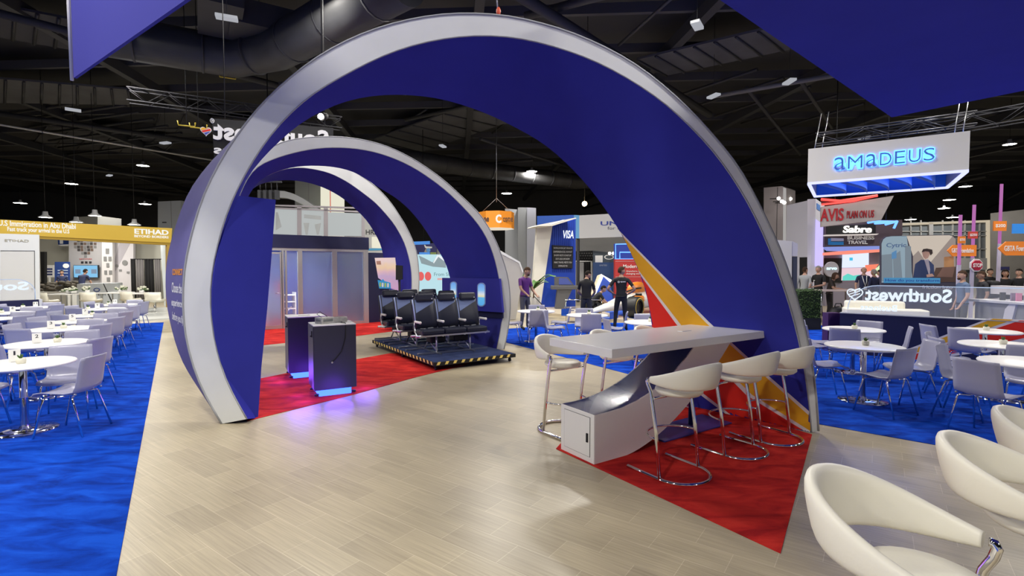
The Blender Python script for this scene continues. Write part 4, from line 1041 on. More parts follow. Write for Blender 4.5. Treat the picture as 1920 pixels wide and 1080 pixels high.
lb = Board('tall_lightbox', 'cream lit tower face with a thin red line behind the rear arch', 'lightbox', G_at(601, 33), G_at(641, 33)); lb.poly('lit_face', em('cream_lit', (.88, .85, .68), .95), [(601, 335), (641, 350), (641, 560), (601, 560)], 0, .5); lb.rect('red_line', em('red_lit', (.8, .15, .1), .8), 618.5, 345, 620, 400, -.02, 0)
mw = Board('white_booth_wall', 'white booth wall lettered in black right of the glazed fascia', 'booth wall', G_at(683, 27), G_at(722, 27)); mw.poly('wall_skin', mat('booth_white', (.55, .55, .54), .6), [(683, 410), (722, 425), (722, 580), (683, 580)], 0, .3)
mw.text('HRS', INK, 686, 707, 430.5, 440, -.01, bold=.01)
mw.poly('lit_panel', em('cream_lit', (.88, .85, .68), .95), [(697, 444), (718, 444), (718, 466), (697, 465)], -.02, 0); mw.poly('blue_band', mat('band_blue', (.10, .40, .70), .5), [(684, 466), (722, 465), (722, 469), (684, 470)], -.02, 0)
rg = thing('lighting_rig', 'dark lighting rig over the frosted room beside the blue panel', 'lighting rig', P(505, 375, 20).to_tuple())
g = G()
for k in range(4): g.box((-.35+.22*k, 0, .2), (.12, .2, .35)); g.tube([(-.35+.22*k, 0, .35), (-.35+.22*k, 0, .7)], .02, 5)
g.tube([(-.5, 0, .7), (.5, 0, .7)], .04, 6); mk('lamp_heads', g, DARK, rg); mk('hanger', G().tube([(0, 0, .7), (0, 0, 6.75)], .02, 5), BLACK, rg)

# ------------------------------------------------------------------ seen between the middle and rear arch
ls = Board('large_light_screen', 'large pale lit screen with mountain houses and red discs, seen between the arches', 'screen', G_at(770, 24), G_at(862, 24))
ls.poly('lit_face', em('screen_pale', (.50, .78, .86), .95), [(774, 477), (860, 477), (860, 572), (774, 572)], 0, .3)
ls.poly('print_house', em('print_slate', (.28, .38, .42), .8), [(785, 479), (796, 484), (811, 492), (822, 477), (836, 491), (836, 502), (812, 500), (790, 494)], -.01, 0)
ls.poly('print_roof', em('print_white', (.85, .92, .95), .95), [(812, 492), (820, 478), (824, 478), (838, 490), (837, 493), (822, 481.5), (813.5, 494)], -.015, -.01)
for u in (789, 802.5): ls.disc('red_disc', em('print_red', (.85, .10, .10), .9), u, 518, 6, -.012, 0, 1.4)
ls.text('From Standard', em('print_teal', (.15, .35, .38), .7), 814, 868, 511, 517.5, -.01); ls.rect('pink_line', em('print_pink', (.9, .45, .45), .8), 820, 521.5, 834, 525, -.01, 0)
tsn = Board('overhead_travel_sign', 'navy and blue overhead sign with a white airplane, above the pale screen', 'hanging sign', G_at(775, 30), G_at(835, 30))
tsn.poly('navy_face', mat('sign_navy', (.03, .03, .14), .5), [(776, 456), (818, 456), (818, 478), (776, 478)], 0, .3); tsn.poly('blue_top', em('sign_blue', (.06, .28, .80), .9), [(776, 453), (806, 452), (806, 458), (776, 459)], -.02, 0)
tsn.poly('airplane_print', PAPER, [(795, 459), (797, 459), (799, 462), (810, 462.5), (810, 465), (802, 466.5), (797, 464.5)], -.02, 0); tsn.disc('globe_print', em('sign_globe', (.10, .30, .60), .7), 803, 469, 4, -.02, 0); tsn.poly('figure_print', mat('print_tan', (.4, .32, .25), .6), [(795, 473), (799, 465), (802, 473)], -.02, 0)
tsn.rect('blue_strip', em('sign_blue', (.06, .28, .80), .9), 786, 473, 806, 477.5, -.02, 0); tsn.rect('lime_strip', mat('print_olive', (.25, .33, .10), .5), 807, 473, 818, 477.5, -.02, 0)
mk('hanger_cable', G().tube([(.6, .1, tsn.px(800, 452)[1]), (.6, .1, 11.02)], .02, 5), BLACK, tsn.o)
tw = Board('pale_tower', 'pale grey tower end right of the navy airplane sign', 'tower', G_at(818, 31), G_at(835, 31)); tw.poly('tower_skin', mat('header_grey', (.42, .43, .44), .6), [(818, 457), (834, 458), (834, 560), (818, 560)], 0, 1)
# ------------------------------------------------------------------ centre: pylons, blue booth, race car booth
wp_ = Board('angled_grey_wall', 'grey angled booth wall with a sloping top beside the man in purple', 'booth wall', FL(936, 602), FL(986, 598))
wp_.poly('wall_skin', WARMG, [(936, 470), (974, 492), (981, 511), (967, 599), (936, 601)], 0, .5); wp_.poly('top_edge', WHITE2, [(936, 470), (939, 470), (975, 491), (982, 510), (979.5, 511), (973, 493.5), (936, 474)], -.02, .5)
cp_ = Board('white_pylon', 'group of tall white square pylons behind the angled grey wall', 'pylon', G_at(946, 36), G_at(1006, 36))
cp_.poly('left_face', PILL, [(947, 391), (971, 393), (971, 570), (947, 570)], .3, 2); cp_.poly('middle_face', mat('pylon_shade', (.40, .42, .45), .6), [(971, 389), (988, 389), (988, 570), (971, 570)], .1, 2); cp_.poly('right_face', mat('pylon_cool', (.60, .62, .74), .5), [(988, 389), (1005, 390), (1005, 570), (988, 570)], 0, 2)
oc = thing('octagonal_hanging_sign', 'orange eight sided hanging sign with a white letter C emblem', 'hanging sign', P(931, 429, 27).to_tuple())
r_ = .95; zt = .86
g = G(); n = 8; A = [g.bm.verts.new((r_*math.cos(2*PI*k/n+.2), r_*math.sin(2*PI*k/n+.2), 0)) for k in range(n)]; B = [g.bm.verts.new((v.co.x, v.co.y, zt)) for v in A]
for k in range(n): g.bm.faces.new((A[k], A[(k+1) % n], B[(k+1) % n], B[k]))
mk('orange_band', g, mat('orange_fabric', (.75, .25, .02), .6, emit=(.75, .25, .02), es=.35), oc); mk('lit_underside', G().prism([(r_*.99*math.cos(2*PI*k/n+.2), r_*.99*math.sin(2*PI*k/n+.2)) for k in range(n)], -.02, .02, 'XY'), em('underside_lit', (.9, .8, .65), .9), oc)
fa = Vector((math.cos(-PI/2+.05), math.sin(-PI/2+.05), 0))
o1 = put_text('C', PAPER, oc, -.02, .28, .22, .66, -.93, .02, .05); o2 = put_text('come', INK, oc, .36, .86, .30, .52, -.80, .02, .01); o3 = put_text('one', INK, oc, -.78, -.36, .30, .52, -.84, .02, .02)
mk('hanger_cable', G().tube([(0, 0, zt+.55), (0, 0, 7.2)], .015, 5).tube([(.8, 0, zt), (0, 0, zt+.75), (-.8, 0, zt)], .012, 5), STEEL, oc)
vb_ = Board('blue_kiosk_booth', 'royal blue slatted booth wall with glowing white letters and a white folded frame', 'booth', FL(1000, 581), FL(1082, 579))
VBL = mat('kiosk_blue', (.010, .050, .40), .5)
vb_.poly('blue_wall', VBL, [(1035, 423), (1079.5, 409), (1079, 579), (1012.5, 580)], .05, .3)
g = G()
for k in range(11):
    u = 1037+k*3.9; x, z = vb_.px(u, 415); g.box((x, .04, (vb_.px(u, 424-k*1.2)[1]+vb_.px(u, 510)[1])/2), (.03, .03, vb_.px(u, 424-k*1.2)[1]-vb_.px(u, 510)[1]))
mk('wall_slats', g, mat('kiosk_blue_slat', (.008, .038, .32), .5), vb_.o)
vb_.poly('white_fin', mat('fin_cream', (.64, .62, .56), .5), [(1007.5, 424), (1036, 423), (1013, 579), (996, 580)], -.1, .1); vb_.poly('white_canopy', mat('fin_cream', (.64, .62, .56), .5), [(1007, 424), (1010, 421.5), (1079.5, 408), (1081, 409.5), (1036, 423.5)], -1.0, .3)
vb_.poly('lit_strip', em('strip_lit', (.95, .95, .9), 1.6), [(1030, 419.5), (1056, 412), (1060, 412.2), (1034, 420.5)], -1.01, -.99)
vb_.text('VISA', em('glow_white', (.9, .95, 1), 1.2), 1056, 1075.5, 432, 447, -.02, bold=.015, shear=.2)
vb_.poly('letter_board', BLACK, [(1036, 459.5), (1074.5, 462), (1073.5, 503), (1036.5, 503)], -.06, .02)
for k, (s, u0, u1) in enumerate((('WORLDWIDE JET PRIVATE', 1038, 1073), ('EXPERIENCES AWAIT', 1038, 1073), ('SHOPS RESTS STARTUP', 1039, 1071), ('DOTS 2022 LIVE NOW', 1042, 1068), ('MAKE TRAVEL MEETS YOU', 1039, 1072), ('DOWNLOAD YOU', 1047, 1064))):
    vb_.text(s, mat('board_white', (.5, .5, .5), .6), u0, u1, 464+k*6.6, 467.2+k*6.6, -.065, .002)
ub = Board('grey_header', 'grey overhead header with dark blue letters behind the blue kiosk', 'booth header', G_at(1000, 27), G_at(1250, 25))
ub.poly('header_skin', mat('header_pale', (.50, .50, .51), .6), [(1086, 404), (1250, 395), (1250, 441), (1086, 447)], 0, .5); ub.poly('blue_end', mat('header_blue', (.02, .10, .50), .5), [(1007, 405), (1076, 403), (1076, 425), (1007, 425)], .02, .5); ub.poly('light_blue_end', mat('header_light_blue', (.12, .35, .65), .5), [(1076, 403), (1086, 403.5), (1086, 447), (1076, 447)], 0, .5)
ub.text('UNITED', mat('letter_navy', (.02, .04, .28), .5), 1126, 1210, 414, 422, -.01, bold=.02); ub.text('for Business', mat('letter_grey', (.10, .10, .14), .5), 1139, 1200, 424, 430, -.01)
ub.poly('leg', DARK, [(1081, 447), (1085, 447), (1085, 590), (1081, 590)], .1, .4)
bw = wallpiece('booth_wall', 'grey far booth wall under the grey header', 'wall panel', mat('far_grey', (.36, .36, .36), .6), 1078, 33, 1260, 33, [(1078, 440), (1260, 440), (1260, 570), (1078, 570)])
bp_ = wallpiece('patterned_wall', 'black wall dotted with rows of pale print', 'wall panel', BLACK, 1080, 31, 1120, 31, [(1080, 471), (1112, 470), (1112, 492), (1080, 492)], .1)
for r in range(4):
    for c in range(7): bp_.rect('print_dot', mat('dot_grey', (.22, .22, .22), .6), 1081.5+c*4.4+(r % 2)*2, 474+r*4.8, 1083.5+c*4.4+(r % 2)*2, 475.6+r*4.8, -.01, 0)
cw_ = Board('pipe_curtain', 'pale pleated curtain on a white frame behind the men in black', 'curtain', G_at(1078, 29), G_at(1112, 29)); pleats(cw_, 'drape', mat('curtain_pale', (.42, .41, .41), .9), 1079, 1095, 492, 585, 6, .04); pleats(cw_, 'dark_drape', CB, 1095, 1107, 492, 585, 3, .04)
mk('curtain_frame', G().tube([(cw_.px(1078, 490)[0], 0, cw_.px(1078, 490)[1]), (cw_.px(1109, 490)[0], 0, cw_.px(1109, 490)[1]), (cw_.px(1109, 490)[0], 0, 0)], .05, 6), PAPER, cw_.o)
p1 = wallpiece('navy_poster_wall', 'dark blue poster wall with white print behind the lit blue sign', 'poster wall', mat('poster_navy', (.03, .07, .19), .5), 1111, 27, 1152, 27, [(1112, 492), (1151, 492), (1151, 585), (1112, 585)], .1)
p1.text('UNITED', mat('print_pale', (.35, .42, .55), .6), 1124, 1138, 496, 499, -.01)
p2 = wallpiece('poster_board', 'grey and white poster boards above the navy poster wall', 'poster board', mat('board_slate', (.06, .08, .10), .6), 1112, 27.2, 1152, 27.2, [(1112, 470), (1152, 474), (1152, 492), (1112, 492)], .1)
p2.rect('white_print', PAPER, 1116, 479, 1130, 493, -.02, 0); p2.disc('oval_badge', PAPER, 1142, 482, 9, -.02, 0, .5); p2.disc('badge_inner', mat('board_slate', (.06, .08, .10), .6), 1142, 482, 7, -.03, -.02, .45)
for nm, u, v in (('a', 1143, 475), ('b', 1150, 475)):
    q = P(u, v, 26.5); t = thing('spot_lamp', 'small bright globe lamp over the poster boards, %s' % ('left' if nm == 'a' else 'right'), 'lamp', q.to_tuple()); mk('globe', G().ball((0, 0, 0), (.08, .08, .08), 8), em('globe_lit', (1, .9, .75), 8), t); mk('arm', G().tube([(0, 0, .05), (0, .3, .1)], .015, 5), BLACK, t)
nb = Board('blue_neon_display', 'bright blue neon panel above the red booth wall', 'lit panel', G_at(1152, 25), G_at(1200, 25)); nb.poly('panel_skin', em('neon_deep', (.01, .04, .35), .9), [(1153, 457), (1200, 456), (1200, 487), (1153, 487)], 0, .3)
g = G()
for pts in ([(1154, 486), (1154, 458), (1198, 457)], [(1162, 486), (1162, 473), (1198, 473)], [(1154, 486), (1198, 486)]): g.tube([(nb.px(u, v)[0], -.03, nb.px(u, v)[1]) for u, v in pts], .03, 5)
mk('neon_tube', g, em('neon_blue', (.10, .28, 1), 2.6), nb.o)
rdw = Board('red_booth_wall', 'red booth wall with white lettering half hidden by the striped arch', 'booth wall', G_at(1152, 24), G_at(1262, 24)); rdw.poly('wall_skin', mat('booth_red', (.46, .035, .035), .5), [(1153, 486), (1262, 486), (1262, 590), (1153, 590)], 0, .3)
rdw.text('Modern', PAPER, 1168.5, 1196, 496, 502.5, -.01, bold=.01); rdw.text('Anywhere, any', PAPER, 1174, 1204, 507, 510.5, -.01); rdw.text('changing world', PAPER, 1174, 1204, 511.5, 515.5, -.01)
for v in (490, 519): rdw.rect('white_rule', mat('rule_pink', (.6, .3, .3), .5), 1154, v-.4, 1262, v+.4, -.01, 0)
carpet('stage_mat', 'bright blue mat on the display stage under the race car', mat('mat_blue', (.02, .12, .62), .6), [FL(1128, 588), FL(1215, 610), FL(1225, 596), FL(1150, 583)], .106)
# white raised stage and chrome rail
sg = thing('display_stage', 'cream display stage under the race car with a shiny edge', 'stage', FL(1120, 592).to_tuple()); q = [FL(u, v)-FL(1120, 592) for u, v in ((1008, 590), (1250, 612), (1250, 575), (1008, 578))]
mk('stage_slab', G().prism([(p.x, p.y) for p in q], 0, .10, 'XY'), mat('stage_cream', (.58, .50, .38), .3), sg)
rl = thing('chrome_rail', 'low chrome rail in front of the display stage', 'railing', FL(1061, 602).to_tuple())
for x in (0, 1.2): mk('post', G().tube([(x, 0, 0), (x, 0, .72)], .018, 6), CHROME, rl)
mk('rail', G().tube([(0, 0, .72), (1.2, 0, .72)], .016, 6).tube([(0, 0, .35), (1.2, 0, .35)], .012, 6), CHROME, rl)
# lit blue wedge sign
bs = Board('lit_wedge_sign', 'tilted blue sign board with a glowing white edge behind the crouching man', 'sign', FL(1104, 588), FL(1150, 588)); bs.poly('blue_face', mat('wedge_blue', (.04, .10, .52), .5), [(1131, 517), (1144, 530), (1150, 567), (1106, 567)], -.01, .12)
g = G(); g.tube([(bs.px(u, v)[0], -.03, bs.px(u, v)[1]) for u, v in ((1108, 566), (1129, 516), (1145, 527))], .06, 6); mk('lit_edge', g, em('edge_lit', (1, .93, .82), 2.6), bs.o); bs.poly('side_panel', mat('wedge_cream', (.70, .60, .42), .5), [(1108, 555), (1122, 517), (1129, 514), (1107, 566)], .02, .3)
bs.poly('stand_leg', DARK, [(1118, 566), (1140, 566), (1138, 588), (1120, 588)], .03, .10)
# race car on display
rc = thing('race_car', 'orange and white racing car with big black tyres on display', 'race car', (FL(1199, 602)-Matrix.Rotation(R(50), 3, 'Z') @ Vector((-.2, -.93, 0))).to_tuple(), R(50))
CARO = mat('car_orange', (.80, .25, .03), .3, coat=.5); CARW = mat('car_white', (.75, .73, .68), .25, coat=.5)
def tyre(x, y, w=.38, r=.36):
    t = mk('tyre', G().lathe([(r*.62, -w/2), (r*.95, -w/2), (r, -w*.38), (r, w*.38), (r*.95, w/2), (r*.62, w/2)], 28), mat('tyre_rubber', (.012, .012, .012), .5), rc, (x, y, r+.1)); t.rotation_euler = (PI/2, 0, 0)
    for k in range(1): mk('rim', G().lathe([(0, -w*.4), (r*.6, -w*.4), (r*.62, w*.42), (r*.2, w*.3), (0, w*.3)], 20), mat('rim_dark', (.05, .04, .035), .35, .6), t)
    mk('tyre_band', G().lathe([(r*.80, w*.505), (r*.88, w*.505), (r*.88, w*.515), (r*.80, w*.515)], 28).lathe([(r*.80, -w*.515), (r*.88, -w*.515), (r*.88, -w*.505), (r*.80, -w*.505)], 28), mat('tyre_yellow', (.75, .50, .06), .5), t)
    return t
tyre(-.2, -.75); tyre(-.2, .85); tyre(2.9, -.75, .42); tyre(2.9, .85, .42)
g = G(); rows = []
for x, w, zb, zt in ((-1.9, .10, .20, .30), (-1.2, .16, .22, .42), (-.3, .24, .20, .58), (.5, .36, .16, .75), (1.2, .62, .16, .80), (2.0, .55, .16, .85), (3.2, .25, .2, .6)):
    rows.append([(x, w*math.cos(a), .1+(zb+zt)/2+(zt-zb)/2*math.sin(a)) for a in [2*PI*k/14 for k in range(14)]])
V = g.grid(rows, cyc=True); g.bm.faces.new(V[0]); g.bm.faces.new(V[-1]); mk('bodywork', g, CARW, rc)
g = G(); g.ball((1.5, 0, 1.0), (.7, .22, .28), 12).ball((.9, -.35, .62), (.6, .2, .2), 10); mk('engine_cover', g, CARO, rc)
mk('front_wing', G().box((-1.9, 0, .22), (.45, 1.8, .03)).box((-1.9, -.9, .32), (.5, .02, .22)).box((-1.9, .9, .32), (.5, .02, .22)), mat('car_blue', (.02, .10, .45), .3), rc); mk('rear_wing', G().box((3.5, 0, 1.05), (.35, 1.0, .04)).box((3.5, -.5, .85), (.4, .02, .5)).box((3.5, .5, .85), (.4, .02, .5)), CARO, rc)
mk('halo_bar', G().tube([(.55, 0, .92), (.85, -.28, 1.05), (1.3, -.25, 1.05)], .03, 6).tube([(.55, 0, .92), (.85, .28, 1.05), (1.3, .25, 1.05)], .03, 6), BLACK, rc); mk('wheel_arm', G().tube([(-.2, -.75, .45), (.2, -.2, .5)], .02, 5).tube([(-.2, .85, .45), (.2, .2, .5)], .02, 5), BLACK, rc)
mk('mirror_pod', G().box((.5, -.55, .85), (.1, .2, .08)).tube([(.5, -.5, .85), (.6, -.2, .75)], .015, 5), BLACK, rc)
# grey demo stand with screen
dm = thing('demo_stand', 'dark grey demo stand with a small tilted screen before the blue kiosk wall', 'demo stand', FL(1060, 583).to_tuple())
GS = mat('stand_grey', (.085, .085, .09), .5)
mk('stand_base', G().prism([(-.45, 0), (-.15, 0), (.25, .9), (-.35, .9)], -.25, .25), GS, dm); mk('desk_top', G().box((-.05, 0, .98), (1.1, .6, .16), bev=.02), GS, dm); mk('screen_pod', G().prism([(-.45, 1.06), (.35, 1.06), (.1, 1.40), (-.45, 1.42)], -.1, .2), GS, dm)
mk('display', G().prism([(-.28, 1.10), (.28, 1.10), (.05, 1.36), (-.28, 1.37)], -.115, -.10), em('display_blue', (.05, .08, .35), .9), dm)
pt = thing('potted_palm', 'leafy green potted plant behind the man in purple', 'plant', FL(1000, 594).to_tuple())
g = G(); rr = random.Random(4)
for k in range(16):
    a = rr.uniform(0, 6.28); l = rr.uniform(.55, .95); h = rr.uniform(1.15, 1.6); rows = []
    for i in range(6):
        f = i/5; x = l*f; z = 1.0+(h-1.0)*math.sin(f*1.9)*1.0; w = .06*math.sin(PI*min(1, f*.9+.1)); c = Vector((math.cos(a), math.sin(a), 0)); s = Vector((-c.y, c.x, 0)); rows.append([c*x-s*w+Vector((0, 0, z)), c*x+Vector((0, 0, z+.02)), c*x+s*w+Vector((0, 0, z))])
    g.grid(rows)
mk('leaves', g, mat('palm_green', (.05, .14, .02), .5), pt); mk('planter', G().lathe([(0, 0), (.2, 0), (.26, .7), (.22, .7), (0, .65)], 14), WARMG, pt); mk('stem', G().tube([(0, 0, .6), (.02, 0, 1.1)], .03, 6), mat('stem_brown', (.12, .08, .04), .8), pt)

# ------------------------------------------------------------------ right: white glowing sign, tower, booths
am = Board('glowing_box_sign', 'white hanging box sign with glowing blue letters and a blue finned underside', 'hanging sign', P(1514, 348, 14.8), P(1816.5, 323, 12.85), base=4.2)
Lm = am.len; DP = 3.2; AMW = mat('sign_white_fabric', (.62, .61, .58), .6)
z1 = am.px(1665, 262.5)[1]
am.slab('front_face', AMW, 0, Lm, .06, z1, 0, .06); am.slab('rear_face', AMW, 0, Lm, .06, z1, DP, DP+.06); am.slab('end_face', AMW, 0, .06, .06, z1, .06, DP); am.slab('end_face', AMW, Lm-.06, Lm, .06, z1, .06, DP)
VI = em('violet_led', (.55, .58, 1.0), 1.5)
for x0, x1, y0, y1 in ((0, Lm, -.01, .07), (0, Lm, DP-.01, DP+.07), (-.01, .07, .07, DP-.01), (Lm-.07, Lm+.01, .07, DP-.01)): am.slab('led_edge', VI, x0, x1, 0, .06, y0, y1)
am.slab('inner_ceiling', mat('sign_inner_blue', (.02, .10, .50), .6), .06, Lm-.06, .95, 1.0, .07, DP-.01)
NF = 6; wf = (Lm-.14)/NF
for k in range(1, NF):
    x = .07+k*wf-.45; g = G()
    g.grid([[(x+.75*math.sin(PI/2*i/10)**1.3, .08+(DP-.10)*i/10, z) for z in (.03, .9)] for i in range(11)]); g.solid(.02); mk('blue_fin', g, mat('fin_blue', (.02, .12, .62), .5, emit=(.01, .09, .55), es=.22), am.o)
am.slab('inner_back', mat('fin_blue_back', (.02, .10, .55), .5, emit=(.01, .08, .5), es=.25), .07, Lm-.07, .06, .95, DP-.03, DP-.01)
HALO = em('blue_halo', (.06, .25, 1.0), 5.0)
LBL = mat('letter_blue', (.03, .13, .55), .4)
for k, (ch, u0, u1) in enumerate((('a', 1564.5, 1585), ('M', 1590, 1617), ('a', 1624, 1644), ('D', 1650, 1671.5), ('E', 1678, 1697), ('U', 1704, 1726), ('S', 1732, 1752.5))):
    vc = 306.5-(u0-1564)*.103
    am.text(ch, HALO, u0-1.8, u1+1.8, vc-13.5, vc+13.5, -.02, .012, .085, name='letter_glow'); am.text(ch, LBL, u0, u1, vc-11.5, vc+11.5, -.06, .02, -.012)
la = bpy.data.lights.new('letter_halo_light', 'AREA'); la.shape = 'RECTANGLE'; la.size = 2.2; la.size_y = .4; la.energy = 34; la.color = (.10, .25, 1); lo = bpy.data.objects.new('letter_halo_light', la); COL.objects.link(lo); lo.parent = am.o; lo.location = (Lm/2, -.20, z1/2); lo.rotation_euler = (-PI/2, 0, 0)
la = bpy.data.lights.new('fin_light', 'AREA'); la.size = 2.5; la.energy = 45; la.color = (.25, .40, 1); lo = bpy.data.objects.new('fin_light', la); COL.objects.link(lo); lo.parent = am.o; lo.location = (Lm/2, DP/2, .1); lo.rotation_euler = (PI, 0, 0)
def truss(name, label, A, B, w=.3, m=None, n=None, group='lighting trusses'):
    d = B-A; L = d.length; t = thing(name, label, 'truss', A, math.atan2(d.y, d.x), group); tilt = math.asin(d.z/L)
    n = n or max(3, int(L/.55)); ca = math.cos(tilt); sa = math.sin(tilt)
    f = lambda x, y, z: (x*ca-z*sa, y, x*sa+z*ca); g = G(); g2 = G()
    for y in (-w/2, w/2):
        for z in (-w/2, w/2): g.tube([f(0, y, z), f(L, y, z)], .022, 5)
    for k in range(n):
        x0, x1 = L*k/n, L*(k+1)/n
        for y in (-w/2, w/2): g2.tube([f(x0, y, -w/2), f(x1, y, w/2)] if k % 2 else [f(x0, y, w/2), f(x1, y, -w/2)], .012, 4)
        g2.tube([f(x0, -w/2, w/2), f(x1, w/2, w/2)], .012, 4); g2.tube([f(x1, -w/2, -w/2), f(x1, w/2, -w/2)], .012, 4)
    m = m or mat('truss_dark', (.075, .075, .085), .4, .5)
    mk('chords', g, m, t); mk('lacing', g2, m, t); return t
AA, AB = P(1530, 262, 15.6), P(1830, 222, 13.6)
truss('lighting_truss', 'dark truss carrying the white glowing box sign', AA, AB, .32)
for k, (u, v0, v1, d) in enumerate(((1527, 225, 278, 15.5), (1541, 222, 276, 15.8), (1790, 170, 246, 13.8), (1806, 168, 243, 13.6))):
    a = P(u, v0, d); b = P(u, v1+3, d-.4); tag(mk('sling_cable', G().tube([a+Vector((.2, 0, .2)), b], .015, 5), STEEL), 'steel sling on the glowing box sign, '+('first from the left', 'second from the left', 'second from the right', 'rightmost')[k], 'cable', 'box sign slings')
tb = Board('white_tower_booth', 'tall white booth tower with a lavender lit side by the hedge', 'booth tower', G_at(1473, 23.5), G_at(1529, 21.5)); TWH = mat('tower_white', (.60, .60, .70), .5)
tb.poly('tower_front', TWH, [(1475, 385), (1529.5, 372.5), (1528, 581.5), (1473, 575)], 0, .03); tb.poly('doorway', BLACK, [(1499, 482.5), (1520, 482), (1519, 580), (1499, 578)], -.01, 0)
for v in (502, 520, 540): tb.rect('door_shelf', DARK, 1508, v-1, 1518, v+1, -.03, -.01)
t2 = Board('tower_side_wall', 'lavender backlit side of the white booth tower', 'booth tower side', G_at(1529, 21.5), G_at(1546, 24)); t2.poly('side_skin', TWH, [(1529.5, 372.5), (1546, 384), (1545.5, 573), (1528.5, 581)], 0, .3); t2.poly('lit_panel', em('lavender_lit', (.60, .52, 1.0), 1.05), [(1530, 411), (1544.5, 422), (1543.5, 500), (1528.5, 499.5)], -.02, 0); t2.poly('blue_square', mat('square_blue', (.05, .20, .60), .5), [(1532, 381), (1538, 385), (1538, 396), (1532, 392)], -.02, 0)
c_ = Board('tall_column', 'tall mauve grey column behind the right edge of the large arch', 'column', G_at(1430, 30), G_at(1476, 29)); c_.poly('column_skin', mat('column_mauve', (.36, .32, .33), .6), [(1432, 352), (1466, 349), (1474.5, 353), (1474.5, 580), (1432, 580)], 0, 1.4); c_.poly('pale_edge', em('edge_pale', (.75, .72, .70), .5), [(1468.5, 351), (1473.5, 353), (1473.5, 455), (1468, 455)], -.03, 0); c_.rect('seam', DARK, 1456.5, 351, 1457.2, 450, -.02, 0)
for k, (u, v) in enumerate(((1460, 372), (1466, 377.5), (1470.5, 380), (1482, 373))):
    q = P(u, v, 28.6 if k < 3 else 29.5); t = thing('spot_lamp', 'small bright spotlight on the column top, %s' % ('first from the left', 'second from the left', 'third from the left', 'apart at right')[k], 'lamp', q.to_tuple(), 0, 'column spotlights'); mk('lens', G().ball((0, 0, 0), (.10, .10, .09), 8), em('spot_lit', (1, .95, .85), 12), t); mk('arm', G().tube([(0, .05, 0), (-.02 if k < 3 else -.45, .9 if k < 3 else .5, .1)], .025, 5), BLACK, t)
wc = Board('white_cabinet_tower', 'white cabinet tower right behind the arch edge', 'cabinet', FL(1455, 603), FL(1486, 603)); wc.poly('front_face', mat('cab_white', (.62, .61, .58), .5), [(1457, 450), (1485, 452), (1484, 603), (1455, 603)], 0, .8); wc.poly('side_face', mat('cab_side', (.55, .55, .62), .5), [(1485, 452), (1496, 457), (1495, 480), (1485, 480)], .05, .75); wc.poly('dark_recess', mat('recess', (.05, .06, .10), .5), [(1486, 481), (1495, 481), (1494, 598), (1485, 600)], .1, .7)
hg = thing('hedge_planter', 'boxwood hedge in a black planter beside the arch edge', 'hedge', FL(1508, 617).to_tuple(), .1)
mk('planter_box', G().box((0, 0, .17), (.72, .42, .34)), BLACK, hg); g = G(); rr = random.Random(9)
for k in range(900):
    p = Vector((rr.uniform(-.36, .36), rr.uniform(-.21, .21), rr.uniform(.34, 1.14)))
    ax = rr.choice((0, 1, 1, 2)); 
    if ax == 0: p.x = rr.choice((-.36, .36))+rr.uniform(-.03, .03)
    elif ax == 1: p.y = -.21+rr.uniform(-.03, .03)
    else: p.z = 1.14+rr.uniform(-.03, .03)
    a, b = rr.uniform(0, 6.28), rr.uniform(-1, 1); d = Vector((math.cos(a), math.sin(a), b)).normalized()*.030; s = d.orthogonal().normalized()*.016
    vs = [g.bm.verts.new(q) for q in (p-d, p+s, p+d, p-s)]; g.bm.faces.new(vs)
mk('hedge_core', G().box((0, 0, .73), (.68, .38, .78)), mat('hedge_dark', (.010, .022, .006), .9), hg); mk('foliage', g, mat('hedge_leaf', (.025, .060, .012), .7), hg, recalc=False)
av = Board('red_lettered_sign', 'grey slanted overhead sign with red letters below the glowing box sign', 'hanging sign', G_at(1535, 20), G_at(1680, 19)); av.poly('sign_skin', mat('sign_pale', (.50, .46, .46), .6), [(1540, 388), (1676, 367), (1652.5, 412), (1540, 425)], 0, .3)
g = G(); g.tube([(av.px(u, v)[0], -.04, av.px(u, v)[1]) for u, v in ((1539, 374), (1575, 377), (1645, 367))], .05, 5); g.tube([(av.px(u, v)[0], -.04, av.px(u, v)[1]) for u, v in ((1540, 384), (1600, 377), (1645, 367))], .04, 5); mk('red_neon', g, em('neon_red', (1, .06, .05), 2.2), av.o); av.poly('dark_top', mat('sign_maroon', (.12, .01, .01), .5), [(1539, 374), (1575, 377), (1645, 367), (1600, 377), (1540, 384)], -.02, 0)
AVR = mat('letter_red', (.50, .02, .03), .5)
av.text('AVIS', AVR, 1538, 1582, 391, 414.5, -.02, .02, .02); av.text('PLAN ON US', AVR, 1588, 1639, 394.5, 408.5, -.02, .02, .01)
mk('hanger_cable', G().tube([(.5, .1, av.px(1560, 385)[1]), (.5, .1, 11.02)], .02, 5), BLACK, av.o)
sb = Board('dark_booth_header', 'dark brown booth header with glowing white script and business lettering', 'booth header', G_at(1540, 23), G_at(1700, 23)); SBR = mat('header_brown', (.075, .055, .07), .5)
sb.poly('header_skin', SBR, [(1546, 414), (1692, 412), (1692, 440), (1665, 462), (1546, 463)], 0, .5); sb.poly('black_band', BLACK, [(1550, 424), (1642, 420), (1642, 439), (1550, 440)], -.02, 0); sb.poly('lit_ledge', em('ledge_lit', (.7, .62, .58), .9), [(1550, 440), (1648, 438), (1644, 440.5), (1550, 442.5)], -.25, 0)
sb.text('Sabre', em('letter_warm', (1, .96, .88), 1.3), 1581, 1634, 423, 436.5, -.06, .03, .025, shear=.1); sb.text('BUSINESS', PAPER, 1589, 1639.5, 442.5, 449.3, -.02, .01, .03); sb.text('TRAVEL', PAPER, 1589, 1627, 451, 457.5, -.02, .01, .03)
